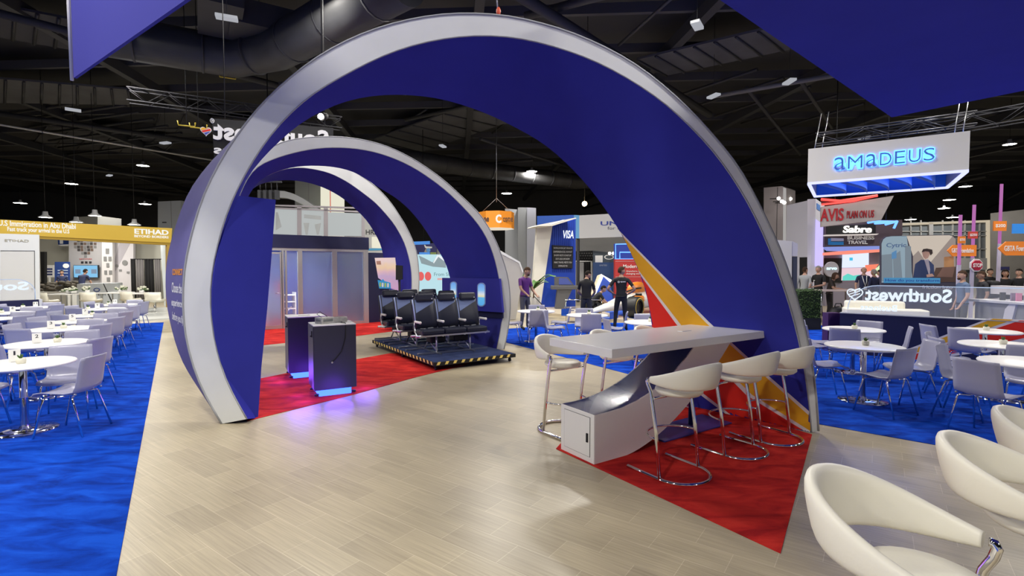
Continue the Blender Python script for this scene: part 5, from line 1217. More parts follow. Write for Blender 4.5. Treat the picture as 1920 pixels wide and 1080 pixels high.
sb.poly('blue_emblem', mat('emblem_blue', (.03, .24, .60), .5), [(1553, 447), (1558, 447), (1558, 453), (1582, 453), (1582, 459), (1553, 459)], -.02, 0); sb.poly('pale_emblem', mat('emblem_pale', (.40, .42, .62), .5), [(1558, 446), (1582, 447), (1582, 452), (1558, 452)], -.02, 0)
sb.poly('blue_lit_band', em('band_lit_blue', (.25, .32, .80), .9), [(1551, 463), (1660, 461), (1660, 469), (1600, 471), (1560, 470)], -.01, .4); sb.poly('coral_lit_band', em('band_lit_coral', (1, .28, .20), 1.0), [(1545, 474), (1590, 470), (1660, 467), (1660, 472), (1590, 477), (1545, 479)], -.02, .4)
sb.poly('back_wall', mat('booth_dim', (.30, .28, .34), .6), [(1545, 479), (1660, 473), (1660, 585), (1545, 588)], .8, 1.0); sb.poly('dark_bay', BLACK, [(1546, 484), (1579, 484), (1579, 530), (1546, 530)], .7, .8)
SCR = em('screen_white', (.72, .80, 1.0), 1.15)
sb.poly('white_screen', SCR, [(1582, 475), (1629, 473), (1629, 501), (1581, 502)], .6, .7); sb.poly('colour_screen', em('screen_pink', (.85, .62, .70), 1.0), [(1581, 502.5), (1650, 501.5), (1650, 525), (1580, 526)], .6, .7); sb.poly('teal_print', em('screen_teal', (.12, .70, .60), 1.0), [(1581, 518), (1590, 513), (1600, 517), (1612, 515), (1620, 525), (1580, 526)], .58, .6); sb.poly('coral_print', em('screen_coral', (1, .25, .15), 1.0), [(1623, 497), (1648, 495), (1640, 506), (1623, 510)], .55, .58); sb.poly('lime_print', em('screen_lime', (.75, .95, .55), 1.0), [(1636, 511), (1650, 497), (1652, 515), (1642, 516)], .53, .56); sb.poly('cyan_print', em('screen_cyan', (.05, .55, .85), 1.0), [(1594, 483), (1599, 483), (1599, 488.5), (1594, 488.5)], .55, .6)
rs = Board('round_sign', 'round grey sign with a pale glowing wordmark among the screens', 'sign', G_at(1545, 20.5), G_at(1576, 20.5)); rs.disc('disc_face', mat('disc_grey', (.40, .38, .42), .5), 1560, 505, 13, 0, .1, 1.1); rs.text('arvo', em('wordmark', (.65, .9, .95), 1.4), 1550, 1569.5, 501.5, 506, -.02, bold=.04); rs.poly('stand_pole', DARK, [(1558, 518), (1562, 518), (1562, 585), (1558, 585)], .1, .2)
nr = Board('blue_neon_ring', 'blue neon shape glowing above the dark booth header', 'neon sign', G_at(1625, 22), G_at(1700, 22)); g = G()
for pts in ([(1627, 417.5), (1640, 415), (1680, 416)], [(1640, 419), (1660, 417.5), (1683, 415.5)], [(1682, 415), (1676, 428)], [(1682, 415), (1660, 421)]): g.tube([(nr.px(u, v)[0], 0, nr.px(u, v)[1]) for u, v in pts], .05, 5)
mk('neon_tube', g, em('neon_blue', (.10, .28, 1), 2.6), nr.o); mk('hanger_cable', G().tube([(.8, .05, nr.px(1650, 416)[1]), (.8, .05, 11.02)], .02, 5), BLACK, nr.o)
# tall printed board with a man at a laptop
cy = Board('tall_printed_board', 'tall rounded board printed with a smiling man at a laptop behind the glass sign', 'printed board', FL(1652, 625), FL(1793, 630))
def rr_(pts, n=6, r=14):
    return pts
cy.poly('board_body', mat('board_dark', (.055, .05, .075), .5), [(1652, 455), (1655, 448), (1661, 443.5), (1672, 442), (1780, 440), (1787, 442), (1792, 447), (1793.5, 455), (1793, 630), (1652, 625)], 0, .12)
PB = em('print_sky', (.45, .62, .74), .55)
cy.poly('print_sky', PB, [(1653, 457), (1656, 449), (1662, 444.5), (1672, 443), (1700, 442.5), (1712, 528), (1653, 530)], -.006, 0)
cy.poly('print_cloud', em('print_peach', (.86, .74, .62), .65), [(1700, 442.5), (1780, 441), (1786, 443), (1742, 495), (1735, 490), (1722, 470), (1712, 480)], -.006, 0); cy.poly('print_floor', em('print_tanlit', (.55, .45, .40), .5), [(1786, 443), (1792, 448), (1792.5, 528), (1712, 529), (1712, 480), (1722, 470), (1742, 495)], -.005, 0)
for pts in ([(1653, 478), (1673, 476), (1674, 526), (1653, 528)], [(1674, 480), (1688, 470), (1692, 526), (1676, 527)], [(1697, 460), (1708, 462), (1710, 527), (1697, 527)]): cy.poly('print_facade', em('print_facade', (.33, .42, .50), .5), pts, -.009, -.006)
cy.poly('print_screen', em('print_cyanpane', (.12, .36, .70), .6), [(1672, 474), (1681, 469), (1681, 484), (1672, 486)], -.012, -.009); cy.poly('print_pillar', mat('print_orange', (.48, .25, .10), .5), [(1770, 482), (1788, 480), (1789, 503), (1770, 503)], -.009, -.006); cy.poly('print_hall', mat('print_umber', (.09, .05, .035), .5), [(1755, 502), (1792, 500), (1792.5, 529), (1745, 529)], -.010, -.007)
cy.poly('print_suit', mat('print_suit', (.03, .05, .13), .5), [(1712, 521), (1716, 495), (1727, 487), (1742, 488), (1751, 497), (1752, 521), (1740, 524), (1716, 524)], -.013, -.008); cy.poly('print_shirt', mat('print_shirt', (.42, .38, .42), .5), [(1733, 487), (1741, 486), (1744, 505), (1743, 520)], -.016, -.013)
cy.poly('print_face', mat('print_face', (.52, .32, .24), .5), [(1729, 473), (1734, 469), (1742, 470), (1744, 476), (1740, 484), (1735, 486), (1731, 482)], -.016, -.010); cy.poly('print_hair', mat('print_hair', (.035, .022, .018), .5), [(1728, 473), (1731, 467), (1738, 466), (1748, 468), (1749, 475), (1745, 479), (1742, 472), (1735, 471)], -.019, -.014); cy.poly('print_hands', mat('print_face', (.52, .32, .24), .5), [(1737, 515), (1748, 513), (1752, 518), (1738, 520)], -.019, -.013); cy.poly('print_laptop', mat('print_laptop', (.20, .11, .08), .5), [(1756, 519), (1768, 501), (1791, 500), (1786, 520)], -.017, -.012)
cy.rect('blue_band', em('band_cyan', (.05, .28, .55), .8), 1657, 521, 1763, 531, -.022, -.012); cy.text('How do you transform', mat('letter_navy', (.02, .04, .28), .5), 1660, 1761, 523, 529.5, -.024); cy.text('friction into', mat('letter_pale', (.45, .42, .48), .5), 1729, 1786, 535, 541.5, -.006, bold=.01); cy.text('Cytric', mat('letter_slate', (.10, .18, .32), .5), 1662, 1699, 455.5, 466, -.014, bold=.01)
# signposts
SP = mat('post_pale', (.55, .52, .66), .4)
def signpost(u, v0, d, label, tint=None, v1=None):
    p = FL(u, CH) if False else G_at(u, d); t = thing('sign_post', label, 'sign post', (p.x, p.y, 0), 0); zt = P(u, v0, d).z
    mk('post', G().box((0, 0, zt*.30), (.09, .03, zt*.60)), SP, t); mk('lit_post_top', G().box((0, 0, zt*.80), (.07, .03, zt*.40)), tint or em('post_magenta', (.55, .16, .50), .8), t); mk('foot_plate', G().box((0, 0, .01), (.4, .3, .02)), STEEL, t); return t
ORG = mat('sign_orange', (.70, .20, .03), .5, emit=(.7, .2, .03), es=.25); SRD = mat('sign_red', (.50, .06, .04), .5, emit=(.5, .06, .04), es=.2)
def hang(t, part, m, u, v, du, dv, d, s=None, pts=None):
    c = P(u, v, d); inv = t.matrix_basis.inverted(); q = inv @ c; w = du/FOC*d; h = dv/FOC*d
    if pts: o = mk(part, G().prism([(q.x+a*w, q.z+b*h) for a, b in pts], -.06, -.03), m, t)
    else: o = mk(part, G().box((q.x, -.045, q.z), (2*w, .03, 2*h)), m, t)
    if s: put_text(s, PAPER, t, q.x-w*.72, q.x+w*.80, q.z-h*.38, q.z+h*.40, -.062, .004, .02)
    return o
s1 = signpost(1797, 403, 12.6, 'magenta lit sign post beside the printed board, with a small orange price tile'); hang(s1, 'price_tile', ORG, 1800, 450, 6.5, 6.5, 12.6, '$50')
s2_ = signpost(1822, 384, 13.2, 'sign post carrying the orange arrow board and the red octagon'); hang(s2_, 'price_tile', SRD, 1821, 441, 8.5, 6.5, 13.2, '$250')
ARW = [(-1, 0), (-.62, 1), (1, 1), (1, -1), (-.62, -1)]
hang(s2_, 'arrow_board', ORG, 1800, 470, 27, 10.5, 13.2, 'GBTA Foundation', ARW)
OCT = [(math.cos(PI/8+k*PI/4), math.sin(PI/8+k*PI/4)) for k in range(8)]
hang(s2_, 'octagon_rim', PAPER, 1827, 497.5, 12.5, 12.5, 13.2, None, OCT); o = hang(s2_, 'octagon_sign', mat('stop_red', (.42, .02, .05), .5), 1827, 497.5, 10, 10, 13.2, None, OCT); o.location.y -= .03
c = s2_.matrix_basis.inverted() @ P(1827, 497.5, 13.2); put_text('STOP', PAPER, s2_, c.x-.115, c.x+.115, c.z-.05, c.z+.05, -.095, .004, .02)
s3_ = signpost(1871.5, 345, 14, 'magenta lit sign post with an orange price tile near the blue sign'); hang(s3_, 'price_tile', ORG, 1871.5, 424, 12, 9, 14, '$200')
s4_ = signpost(1925, 400, 13, 'sign post at the photo edge with a large orange arrow board and blue sign', mat('post_dim', (.3, .28, .35), .5)); hang(s4_, 'arrow_board', ORG, 1906, 466, 38, 13, 13, 'GBTA Foundation', ARW); hang(s4_, 'blue_sign', mat('sign_azure', (.04, .25, .70), .5, emit=(.04, .25, .7), es=.3), 1914, 429, 19, 9, 13, None); 
# far glazed wall and concrete wall
ww = Board('window_1', 'far gridded glass wall with a pale lit top edge', 'window', G_at(1670, 46), G_at(1858, 46), kind='structure')
ww.poly('glass_panes', mat('window_grey', (.16, .18, .20), .25), [(1670, 418), (1852, 413), (1852, 560), (1670, 560)], .1, .2)
FR_ = mat('mullion_pale', (.42, .42, .42), .5)
for u in (1690, 1708, 1727, 1768, 1787, 1810, 1838, 1853): ww.poly('mullion', FR_, [(u-1, 413), (u+1, 413), (u+1, 560), (u-1, 560)], 0, .1)
for v in (433, 441, 466, 484): ww.poly('transom', FR_, [(1670, v), (1852, v), (1852, v+1.6), (1670, v+1.6)], 0, .1)
ww.poly('head_frame', em('head_lit', (.80, .68, .50), .7), [(1678, 419), (1856, 412.5), (1856, 416.5), (1678, 423)], -.1, .1); ww.poly('jamb', em('head_lit', (.80, .68, .50), .7), [(1852, 413), (1856.5, 412.5), (1856.5, 530), (1852, 530)], -.1, .1); ww.poly('pier', mat('pier_grey', (.33, .33, .34), .6), [(1742, 416), (1750, 416), (1750, 560), (1742, 560)], -.1, .1); ww.poly('white_soffit', mat('soffit', (.46, .46, .46), .6), [(1790, 484), (1852, 484), (1852, 506), (1790, 506)], -.05, .1)
cc = Board('wall_concrete', 'concrete end wall at the photo edge', 'wall', G_at(1857, 44), G_at(1990, 40), kind='structure'); cc.poly('wall_skin', mat('concrete', (.17, .16, .15), .8, noise=.15, nscale=.6), [(1857, 400), (1990, 385), (1990, 575), (1857, 575)], 0, .3)
# sofa and counters behind the glass
so = Board('cream_bench', 'long cream bench sofa behind the reversed glass sign', 'bench', FL(1585, 640), FL(1742, 648)); xa, xb = 0, so.len
so.slab('seat_block', CREAM, xa, xb, .30, .80, 0, .6, .03); so.slab('back_cushion', CREAM, xa+.05, xb-.35, .70, .97, .45, .7, .05); so.slab('plinth', DARK, xa+.03, xb-.03, 0, .30, .03, .57)
ctb = Board('service_counter', 'curved grey service counter with white front at the photo edge', 'counter', FL(1815, 640), FL(1990, 668)); ctb.slab('counter_body', mat('counter_grey', (.20, .20, .22), .5), .1, ctb.len, 0, .98, .05, .7); ctb.slab('counter_top', mat('counter_top', (.55, .54, .56), .35), 0, ctb.len, .98, 1.04, -.05, .75, .01); ctb.poly('white_swoosh', mat('swoosh_white', (.62, .60, .62), .4), [(1880, 600), (1884, 580), (1896, 566), (1905, 568), (1900, 590), (1896, 603)], .0, .05); ctb.slab('upper_shelf', mat('counter_pale2', (.55, .53, .57), .4), 0, ctb.len, 1.16, 1.36, .5, .75)
for u, nm in ((1868, 'dark'), (1888, 'printed'), (1898, 'pink')):
    b_ = ctb.px(u, 552, .1)[0]; w = ctb.o.matrix_basis @ Vector((b_, .25, 1.04)); o = mk('counter_card', G().box((0, 0, .09), (.12, .03, .18)), {'dark': DARK, 'printed': mat('card_mauve', (.25, .2, .3), .5), 'pink': mat('card_pink', (.6, .2, .35), .5)}[nm]); o.location = w; tag(o, nm+' card standing on the grey service counter', 'card')
plb = thing('side_table', 'small cream topped table with papers where the woman leans', 'table', FL(1562, 603).to_tuple()); mk('table_top', G().box((0, 0, 1.04), (1.3, .6, .05), bev=.01), mat('table_cream', (.66, .55, .50), .4), plb)
for sx in (-1, 1):
    for sy in (-1, 1): mk('leg', G().tube([(sx*.55, sy*.24, 0), (sx*.55, sy*.24, 1.02)], .02, 6), STEEL, plb)
bg = thing('black_bag', 'black rounded bag on the floor left of the cream bench', 'bag', FL(1571, 608).to_tuple()); mk('bag_body', G().ball((0, 0, .28), (.30, .22, .30), 12).box((0, 0, .12), (.5, .38, .24), bev=.05), BLACK, bg); mk('bag_handle', G().tube([(-.12, 0, .55), (-.08, 0, .66), (.08, 0, .66), (.12, 0, .55)], .02, 6), DARK, bg)
# low plum block left of the wall
tag(mk('plum_block', G().box((0, 0, .41), (.27, .2, .82)), mat('step_plum', (.05, .015, .08), .4)), 'plum coloured low block left of the striped wall', 'block').location = G_at(1561, 10.9)
# ------------------------------------------------------------------ people
SKIN = mat('skin_fair', (.50, .30, .22), .55); SKIN2 = mat('skin_tan', (.38, .22, .15), .55)
EYEW = mat('eye_white', (.7, .7, .68), .3); EYED = mat('eye_dark', (.02, .015, .012), .3); LIP = mat('lip', (.33, .12, .10), .5)
HAIRD = mat('hair_dark', (.014, .010, .008), .8, spec=.15); HAIRB = mat('hair_brown', (.050, .028, .017), .8, spec=.15); HAIRG = mat('hair_grey', (.25, .23, .21), .6)
SHOE = mat('shoe_black', (.015, .015, .016), .5)
def person(name, label, loc, face, H=1.76, shirt=None, trousers=None, skin=SKIN, hair=HAIRD, sleeve='short', pose=None, head_turn=0, head_tilt=0, long_hair=False, bald=False, shoes=SHOE, beard=False, seated=False):
    """face: compass angle the body looks along (from +x, ccw). Local: +Y forward, +X the person's right."""
    s = H/1.76; J = dict(pel=(0, 0, .95), wai=(0, .0, 1.10), che=(0, .01, 1.32), upc=(0, -.005, 1.43), nek=(0, .0, 1.505), hd0=(0, .015, 1.575),
        shL=(-.175, -.01, 1.425), elL=(-.235, -.03, 1.14), wrL=(-.235, .06, .90), shR=(.175, -.01, 1.425), elR=(.235, -.03, 1.14), wrR=(.235, .06, .90),
        hiL=(-.095, 0, .90), knL=(-.105, .03, .50), anL=(-.115, -.02, .085), toL=(-.135, .15, .035), hiR=(.095, 0, .90), knR=(.105, .03, .50), anR=(.115, -.02, .085), toR=(.135, .15, .035))
    J.update(pose or {})
    J = {k: Vector(v) for k, v in J.items()}
    rad = dict(pel=(.165, .115), wai=(.145, .105), che=(.172, .122), upc=(.15, .095), nek=(.058, .058), hd0=(.062, .066),
        sh=(.066, .062), el=(.043, .043), wr=(.030, .026), hi=(.092, .092), kn=(.060, .060), an=(.042, .044), to=(.040, .030))
    names = list(J); edges = [('pel', 'wai'), ('wai', 'che'), ('che', 'upc'), ('upc', 'nek'), ('nek', 'hd0')]
    for q in 'LR': edges += [('upc', 'sh'+q), ('sh'+q, 'el'+q), ('el'+q, 'wr'+q), ('pel', 'hi'+q), ('hi'+q, 'kn'+q), ('kn'+q, 'an'+q), ('an'+q, 'to'+q)]
    V = [J[n] for n in names]; Rr = [rad.get(n, rad.get(n[:2])) for n in names]; idx = {n: i for i, n in enumerate(names)}
    E = [(idx[a], idx[b]) for a, b in edges]
    # hands: palm, four fingers of different length bent at the knuckle, and a thumb leaving the palm's side
    segs = []
    for q, sx in (('L', -1), ('R', 1)):
        w = J['wr'+q]; d = (w-J['el'+q]).normalized(); side = d.cross(Vector((0, 0, 1)) if abs(d.z) < .8 else Vector((0, 1, 0))).normalized(); nrm = side.cross(d).normalized()
        if nrm.y < 0: nrm = -nrm
        palm = w+d*.055; V.append(palm); Rr.append((.036, .020)); ip = len(V)-1; E.append((idx['wr'+q], ip))
        for k, (off, l) in enumerate(((-.030, .062), (-.010, .072), (.010, .068), (.028, .052))):
            b0 = palm+side*off+d*.035; b1_ = b0+d*l*.5+nrm*.010; b2_ = b1_+d*l*.35+nrm*.026
            V.extend((b0, b1_, b2_)); Rr.extend(((.0115, .0105), (.0095, .009), (.0075, .007))); n = len(V); E.extend(((ip, n-3), (n-3, n-2), (n-2, n-1)))
        t0_ = w+d*.03+side*-.030; t1_ = t0_+d*.030-side*.020+nrm*.018; V.extend((t0_, t1_)); Rr.extend(((.013, .012), (.009, .009))); n = len(V); E.extend(((ip, n-2), (n-2, n-1)))
        segs.append(('hand', w, palm+d*.1))
    me = bpy.data.meshes.new('body'); me.from_pydata([v*s for v in V], E, []); ob = bpy.data.objects.new('body', me); COL.objects.link(ob)
    md = ob.modifiers.new('skin', 'SKIN'); md.use_smooth_shade = True; md.branch_smoothing = .35
    ob.modifiers.new('sub', 'SUBSURF').levels = 1
    sv = me.skin_vertices[0].data
    for i, r in enumerate(Rr): sv[i].radius = (r[0]*s, r[1]*s)
    for x in sv: x.use_root = False
    sv[idx['pel']].use_root = True
    dg = bpy.context.evaluated_depsgraph_get(); dg.update(); body = bpy.data.meshes.new_from_object(ob.evaluated_get(dg)); bpy.data.objects.remove(ob)
    bm = bmesh.new(); bm.from_mesh(body)
    B = [('torso', 'pel', 'wai'), ('torso', 'wai', 'che'), ('torso', 'che', 'upc'), ('torso', 'upc', 'shL'), ('torso', 'upc', 'shR'), ('neck', 'upc', 'hd0')]
    for q in 'LR': B += [('uarm', 'sh'+q, 'el'+q), ('farm', 'el'+q, 'wr'+q), ('leg', 'hi'+q, 'kn'+q), ('leg', 'kn'+q, 'an'+q), ('foot', 'an'+q, 'to'+q), ('leg', 'pel', 'hi'+q)]
    B = [(t, J[a]*s, J[b]*s) for t, a, b in B]+[(t, a*s, b*s) for t, a, b in segs]
    def dist(p, a, b):
        ab = b-a; t = max(0, min(1, (p-a).dot(ab)/ab.length_squared)); return (p-(a+ab*t)).length, t
    beltz = J['pel'].z*s
    for f in bm.faces:
        c = f.calc_center_median(); best = min(((dist(c, a, b)[0]/(1.0 if t in ('torso', 'leg') else .8), t, dist(c, a, b)[1]) for t, a, b in B)); t, k = best[1], best[2]
        mi = 0
        if t in ('torso',): mi = 1
        elif t == 'neck': mi = 1 if c.z < (J['nek'].z-.035)*s else 0
        elif t == 'uarm': mi = 1 if (sleeve == 'long' or k < .72) else 0
        elif t == 'farm': mi = 1 if sleeve == 'long' and k < .9 else 0
        elif t == 'leg': mi = 2
        elif t == 'foot': mi = 3
        if t in ('torso', 'leg') and not seated:
            up = (J['che']-J['pel']).normalized(); mi = 2 if (c-J['pel']*s).dot(up) < -.01*s and t == 'torso' else mi
            if t == 'leg' and (c-J['pel']*s).dot(up) > .01*s: mi = 1
        f.material_index = mi; f.smooth = True
    # head with face
    rot = Matrix.Rotation(head_turn, 4, 'Z') @ Matrix.Rotation(-head_tilt, 4, 'X')
    hc = J['hd0']*s+(rot @ Vector((0, .012, .085))).to_3d()*s
    def hp_(x, y, z): return hc+(rot @ Vector((x, y, z))).to_3d()*s
    r = bmesh.ops.create_uvsphere(bm, u_segments=18, v_segments=14, radius=1)
    for v in r['verts']:
        x, y, z = v.co; w = 1-.26*max(0, -z)**1.2-.05*max(0, z); jaw = .10*max(0, -z) if y > 0 else 0
        v.co = hp_(x*.076*w, y*.096*(1-.12*max(0, -z) if y > 0 else 1-.30*max(0, -z))+jaw*.10, z*.118)
    for f in {f for v in r['verts'] for f in v.link_faces}: f.material_index = 0; f.smooth = True
    def blob(c, sz, m, seg=8):
        r = bmesh.ops.create_uvsphere(bm, u_segments=seg, v_segments=6, radius=1)
        for v in r['verts']: v.co = hp_(c[0]+v.co.x*sz[0], c[1]+v.co.y*sz[1], c[2]+v.co.z*sz[2])
        for f in {f for v in r['verts'] for f in v.link_faces}: f.material_index = m; f.smooth = True
    blob((0, .098, -.022), (.013, .020, .026), 0)
    for sx in (-1, 1):
        blob((sx*.031, .080, .006), (.014, .010, .008), 4); blob((sx*.031, .0885, .006), (.006, .004, .006), 5); blob((sx*.031, .084, .026), (.020, .008, .005), 6); blob((sx*.078, -.005, -.010), (.010, .022, .032), 0)
    blob((0, .088, -.062), (.024, .008, .007), 7)
    if beard: blob((0, .072, -.080), (.048, .028, .034), 6)
    body2 = bpy.data.meshes.new('body'); bm.to_mesh(body2); bm.free(); bpy.data.meshes.remove(body)
    for m in (skin, shirt, trousers, shoes, EYEW, EYED, hair, LIP): body2.materials.append(m)
    o = bpy.data.objects.new(name, body2); COL.objects.link(o); o.location = (loc.x, loc.y, loc.z if len(loc) > 2 else 0); o.rotation_euler = (0, 0, face-PI/2)
    tag(o, label, 'person')
    if not bald or True:
        g = G(); top = .30 if bald else -.05
        r = bmesh.ops.create_uvsphere(g.bm, u_segments=18, v_segments=14, radius=1)
        dele = []
        for v in r['verts']:
            x, y, z = v.co; hl = (.42 if y > .25 else (.05 if y > -.2 else -.55))
            if bald: hl = 9 if (z > .45 or y > .1) else -.5
            if (z < hl and not (long_hair and y < .35)) or (bald and hl > 8): dele.append(v)
            k = 1.13 if not long_hair else 1.2; zz = z*.124
            if long_hair and z < 0: zz = z*.23
            v.co = hp_(x*.079*k*.98, (y*.099-.006)*k*.98, zz+.006)
        bmesh.ops.delete(g.bm, geom=dele, context='VERTS')
        for f in g.bm.faces: f.smooth = True
        mk('hair', g, hair, o)
    if True:
        mk('belt', G().tube([(J['pel']*s+Vector((.155*s*math.cos(a), .108*s*math.sin(a), .015))).to_tuple() for a in [2*PI*k/16 for k in range(16)]], .012, 5, cyc=True), mat('belt_black', (.01, .01, .01), .5), o) if not seated else None
    return o
CLB = mat('cloth_black', (.010, .010, .012), .8); CLD = mat('cloth_charcoal', (.030, .030, .034), .8); CLP = mat('cloth_purple', (.10, .018, .17), .7); CLG = mat('cloth_grey', (.085, .085, .095), .8); CLN = mat('cloth_navy', (.018, .026, .075), .8)
CLLG = mat('cloth_light_grey', (.36, .38, .40), .8); CLBL = mat('cloth_slate_blue', (.10, .15, .25), .8); CLBR = mat('cloth_dark_brown', (.035, .026, .022), .8); CLJ = mat('cloth_bright_blue', (.04, .10, .45), .8); KHAKI = mat('cloth_olive', (.10, .09, .06), .8)
def at(u, d): return G_at(u, d)
person('person', 'man in a purple polo and grey trousers leaning over a round table', FL(984, 618), R(-50), 1.80, CLP, CLG, SKIN2, HAIRB, pose=dict(elR=(.24, .10, 1.16), wrR=(.20, .30, 1.02), elL=(-.23, .06, 1.13), wrL=(-.16, .32, .98), nek=(0, .03, 1.50), hd0=(0, .055, 1.57)), head_tilt=R(18), head_turn=R(15), beard=True)
w = FL(984, 618); st = mk('cleaning_stick', G().tube([w+Vector((.26, -.30, .98)), w+Vector((.62, -.55, .60))], .014, 6), DARK); tag(st, 'thin dark stick held by the man in purple', 'stick')
person('person', 'man in black seen from behind, head bowed, left of the lit wedge sign', FL(1099, 622), R(75), 1.71, CLB, CLD, SKIN2, HAIRD, pose=dict(elR=(.24, .05, 1.14), wrR=(.14, .26, 1.02), elL=(-.24, .05, 1.14), wrL=(-.14, .26, 1.02), hd0=(0, .06, 1.57)), head_tilt=R(28), head_turn=R(-40))
person('person', 'man in black crouching on the display stage beside the lit wedge sign', Vector((FL(1112, 600).x, FL(1112, 600).y, .10)), R(10), 1.72, CLB, CLD, SKIN2, HAIRD, seated=True,
    pose=dict(pel=(0, -.10, .42), wai=(0, -.02, .55), che=(0, .14, .72), upc=(0, .22, .80), nek=(0, .28, .86), hd0=(0, .33, .91), shL=(-.18, .20, .79), elL=(-.22, .34, .58), wrL=(-.15, .52, .46), shR=(.18, .20, .79), elR=(.22, .34, .58), wrR=(.15, .52, .46), hiL=(-.10, -.08, .40), knL=(-.16, .33, .46), anL=(-.14, .02, .09), toL=(-.15, .2, .035), hiR=(.10, -.08, .40), knR=(.16, .33, .40), anR=(.14, -.05, .09), toR=(.15, .12, .035)), head_tilt=R(25))
hipm = person('person', 'tall man in black standing with hands on hips, back to the camera', FL(1164, 621), R(80), 1.80, CLB, CLB, SKIN2, HAIRB, pose=dict(elR=(.37, -.10, 1.16), wrR=(.20, .06, 1.03), elL=(-.37, -.10, 1.16), wrL=(-.20, .06, 1.03), knL=(-.14, .02, .50), anL=(-.17, -.02, .085), toL=(-.20, .14, .035), anR=(.14, -.02, .085), toR=(.17, .14, .035)), head_turn=R(-55))
put_text('apex', PAPER, hipm, -.03, .12, 1.375, 1.41, -.128, .001, .02, name='shirt_print'); mk('shirt_emblem', G().tube([(-.075+.022*math.cos(a), -.127, 1.392+.022*math.sin(a)) for a in [2*PI*k/12 for k in range(12)]], .005, 4, cyc=True), PAPER, hipm)
person('person', 'person in a dark navy top leaning forward before the wall screen', FL(154, 574), R(95), 1.78, CLN, KHAKI, SKIN2, HAIRD, pose=dict(che=(0, .10, 1.30), upc=(0, .15, 1.40), nek=(0, .19, 1.46), hd0=(.01, .23, 1.52), shL=(-.175, .14, 1.39), elL=(-.22, .22, 1.12), wrL=(-.20, .36, .98), shR=(.175, .14, 1.39), elR=(.25, .22, 1.12), wrR=(.26, .34, .92)), head_tilt=R(15))
person('person', 'person in blue standing before the navy pull-up banner', FL(118, 570), R(-60), 1.66, CLN, CLN, SKIN2, HAIRD)
person('person', 'man in a light grey shirt seen from behind above the hedge', FL(1507, 594), R(40), 1.80, CLLG, CLD, SKIN, HAIRB, 'long', head_turn=R(-15))
blk = person('person', 'man in a black polo with hands together standing by the hedge', FL(1533, 596), R(205), 1.84, CLB, CLB, SKIN, HAIRG, pose=dict(elR=(.25, .04, 1.14), wrR=(.10, .30, 1.06), elL=(-.25, .04, 1.14), wrL=(-.08, .32, 1.08)), head_turn=R(10), bald=False)
mk('shirt_logo', G().box((.075, .128, 1.34), (.06, .006, .022)), PAPER, blk)
person('person', 'woman in dark brown leaning on the cream table', FL(1553, 600), R(-40), 1.66, CLBR, CLD, SKIN2, HAIRB, pose=dict(che=(0, .06, 1.30), upc=(0, .09, 1.40), nek=(0, .12, 1.47), hd0=(0, .16, 1.53), elR=(.24, .16, 1.16), wrR=(.16, .42, 1.13), elL=(-.24, .16, 1.16), wrL=(-.14, .42, 1.13), shL=(-.17, .08, 1.395), shR=(.17, .08, 1.395)), long_hair=True, head_tilt=R(15))
lan = person('person', 'man with a white lanyard and badge facing the camera behind the glass sign', FL(1617, 594), R(-100), 1.80, CLN, CLD, SKIN, HAIRB, bald=True)
mk('lanyard', G().tube([(-.075, .06, 1.50), (-.05, .135, 1.30), (0, .145, 1.12), (.05, .135, 1.30), (.075, .06, 1.50)], .014, 5), PAPER, lan); mk('badge', G().box((0, .150, 1.05), (.10, .008, .13)), PAPER, lan)
person('person', 'man in a dark blue jacket seen from behind right of the lanyard wearer', FL(1637, 596), R(100), 1.72, CLN, CLD, SKIN2, HAIRG, 'long')
person('person', 'person in bright blue half hidden by the tall printed board', FL(1649, 594), R(120), 1.70, CLJ, CLD, SKIN, HAIRD, 'long')
person('person', 'man in a slate blue polo behind the glass sign, facing left beside the printed board', at(1806, 12.2), R(165), 1.70, CLBL, CLG, SKIN, HAIRB, pose=dict(wrL=(-.24, .16, .93), elL=(-.25, .02, 1.15)), beard=True, head_turn=R(10))
bp2 = person('person', 'person with a black backpack walking behind the man in slate blue', at(1842, 13.4), R(160), 1.68, CLD, CLG, SKIN2, HAIRB)
mk('backpack', G().box((0, -.22, 1.22), (.34, .22, .46), bev=.06), mat('backpack_black', (.02, .02, .022), .7, noise=.4, nscale=20), bp2)
person('person', 'woman with long dark hair in black behind the grey counter', at(1884, 15.5), R(-120), 1.72, CLB, CLB, SKIN2, HAIRD, long_hair=True)
person('person', 'person in black at the counter cut by the photo edge', at(1911, 15.8), R(-160), 1.74, CLB, CLB, SKIN, HAIRD)
person('person', 'person in black with a dark cap far behind the counter', at(1855, 18.5), R(-90), 1.74, CLB, CLD, SKIN2, HAIRD)
rb = Board('event_banner', 'navy and white upright banner behind the long-haired woman', 'banner', G_at(1870, 22), G_at(1892, 22)); rb.poly('banner_skin', mat('banner_pale', (.45, .46, .55), .5), [(1876, 500), (1893, 500), (1893, 580.2), (1876, 580.2)], 0, .04); rb.poly('banner_head', mat('banner_navy', (.04, .04, .14), .5), [(1876, 500), (1893, 500), (1893, 507), (1876, 507)], -.01, 0)
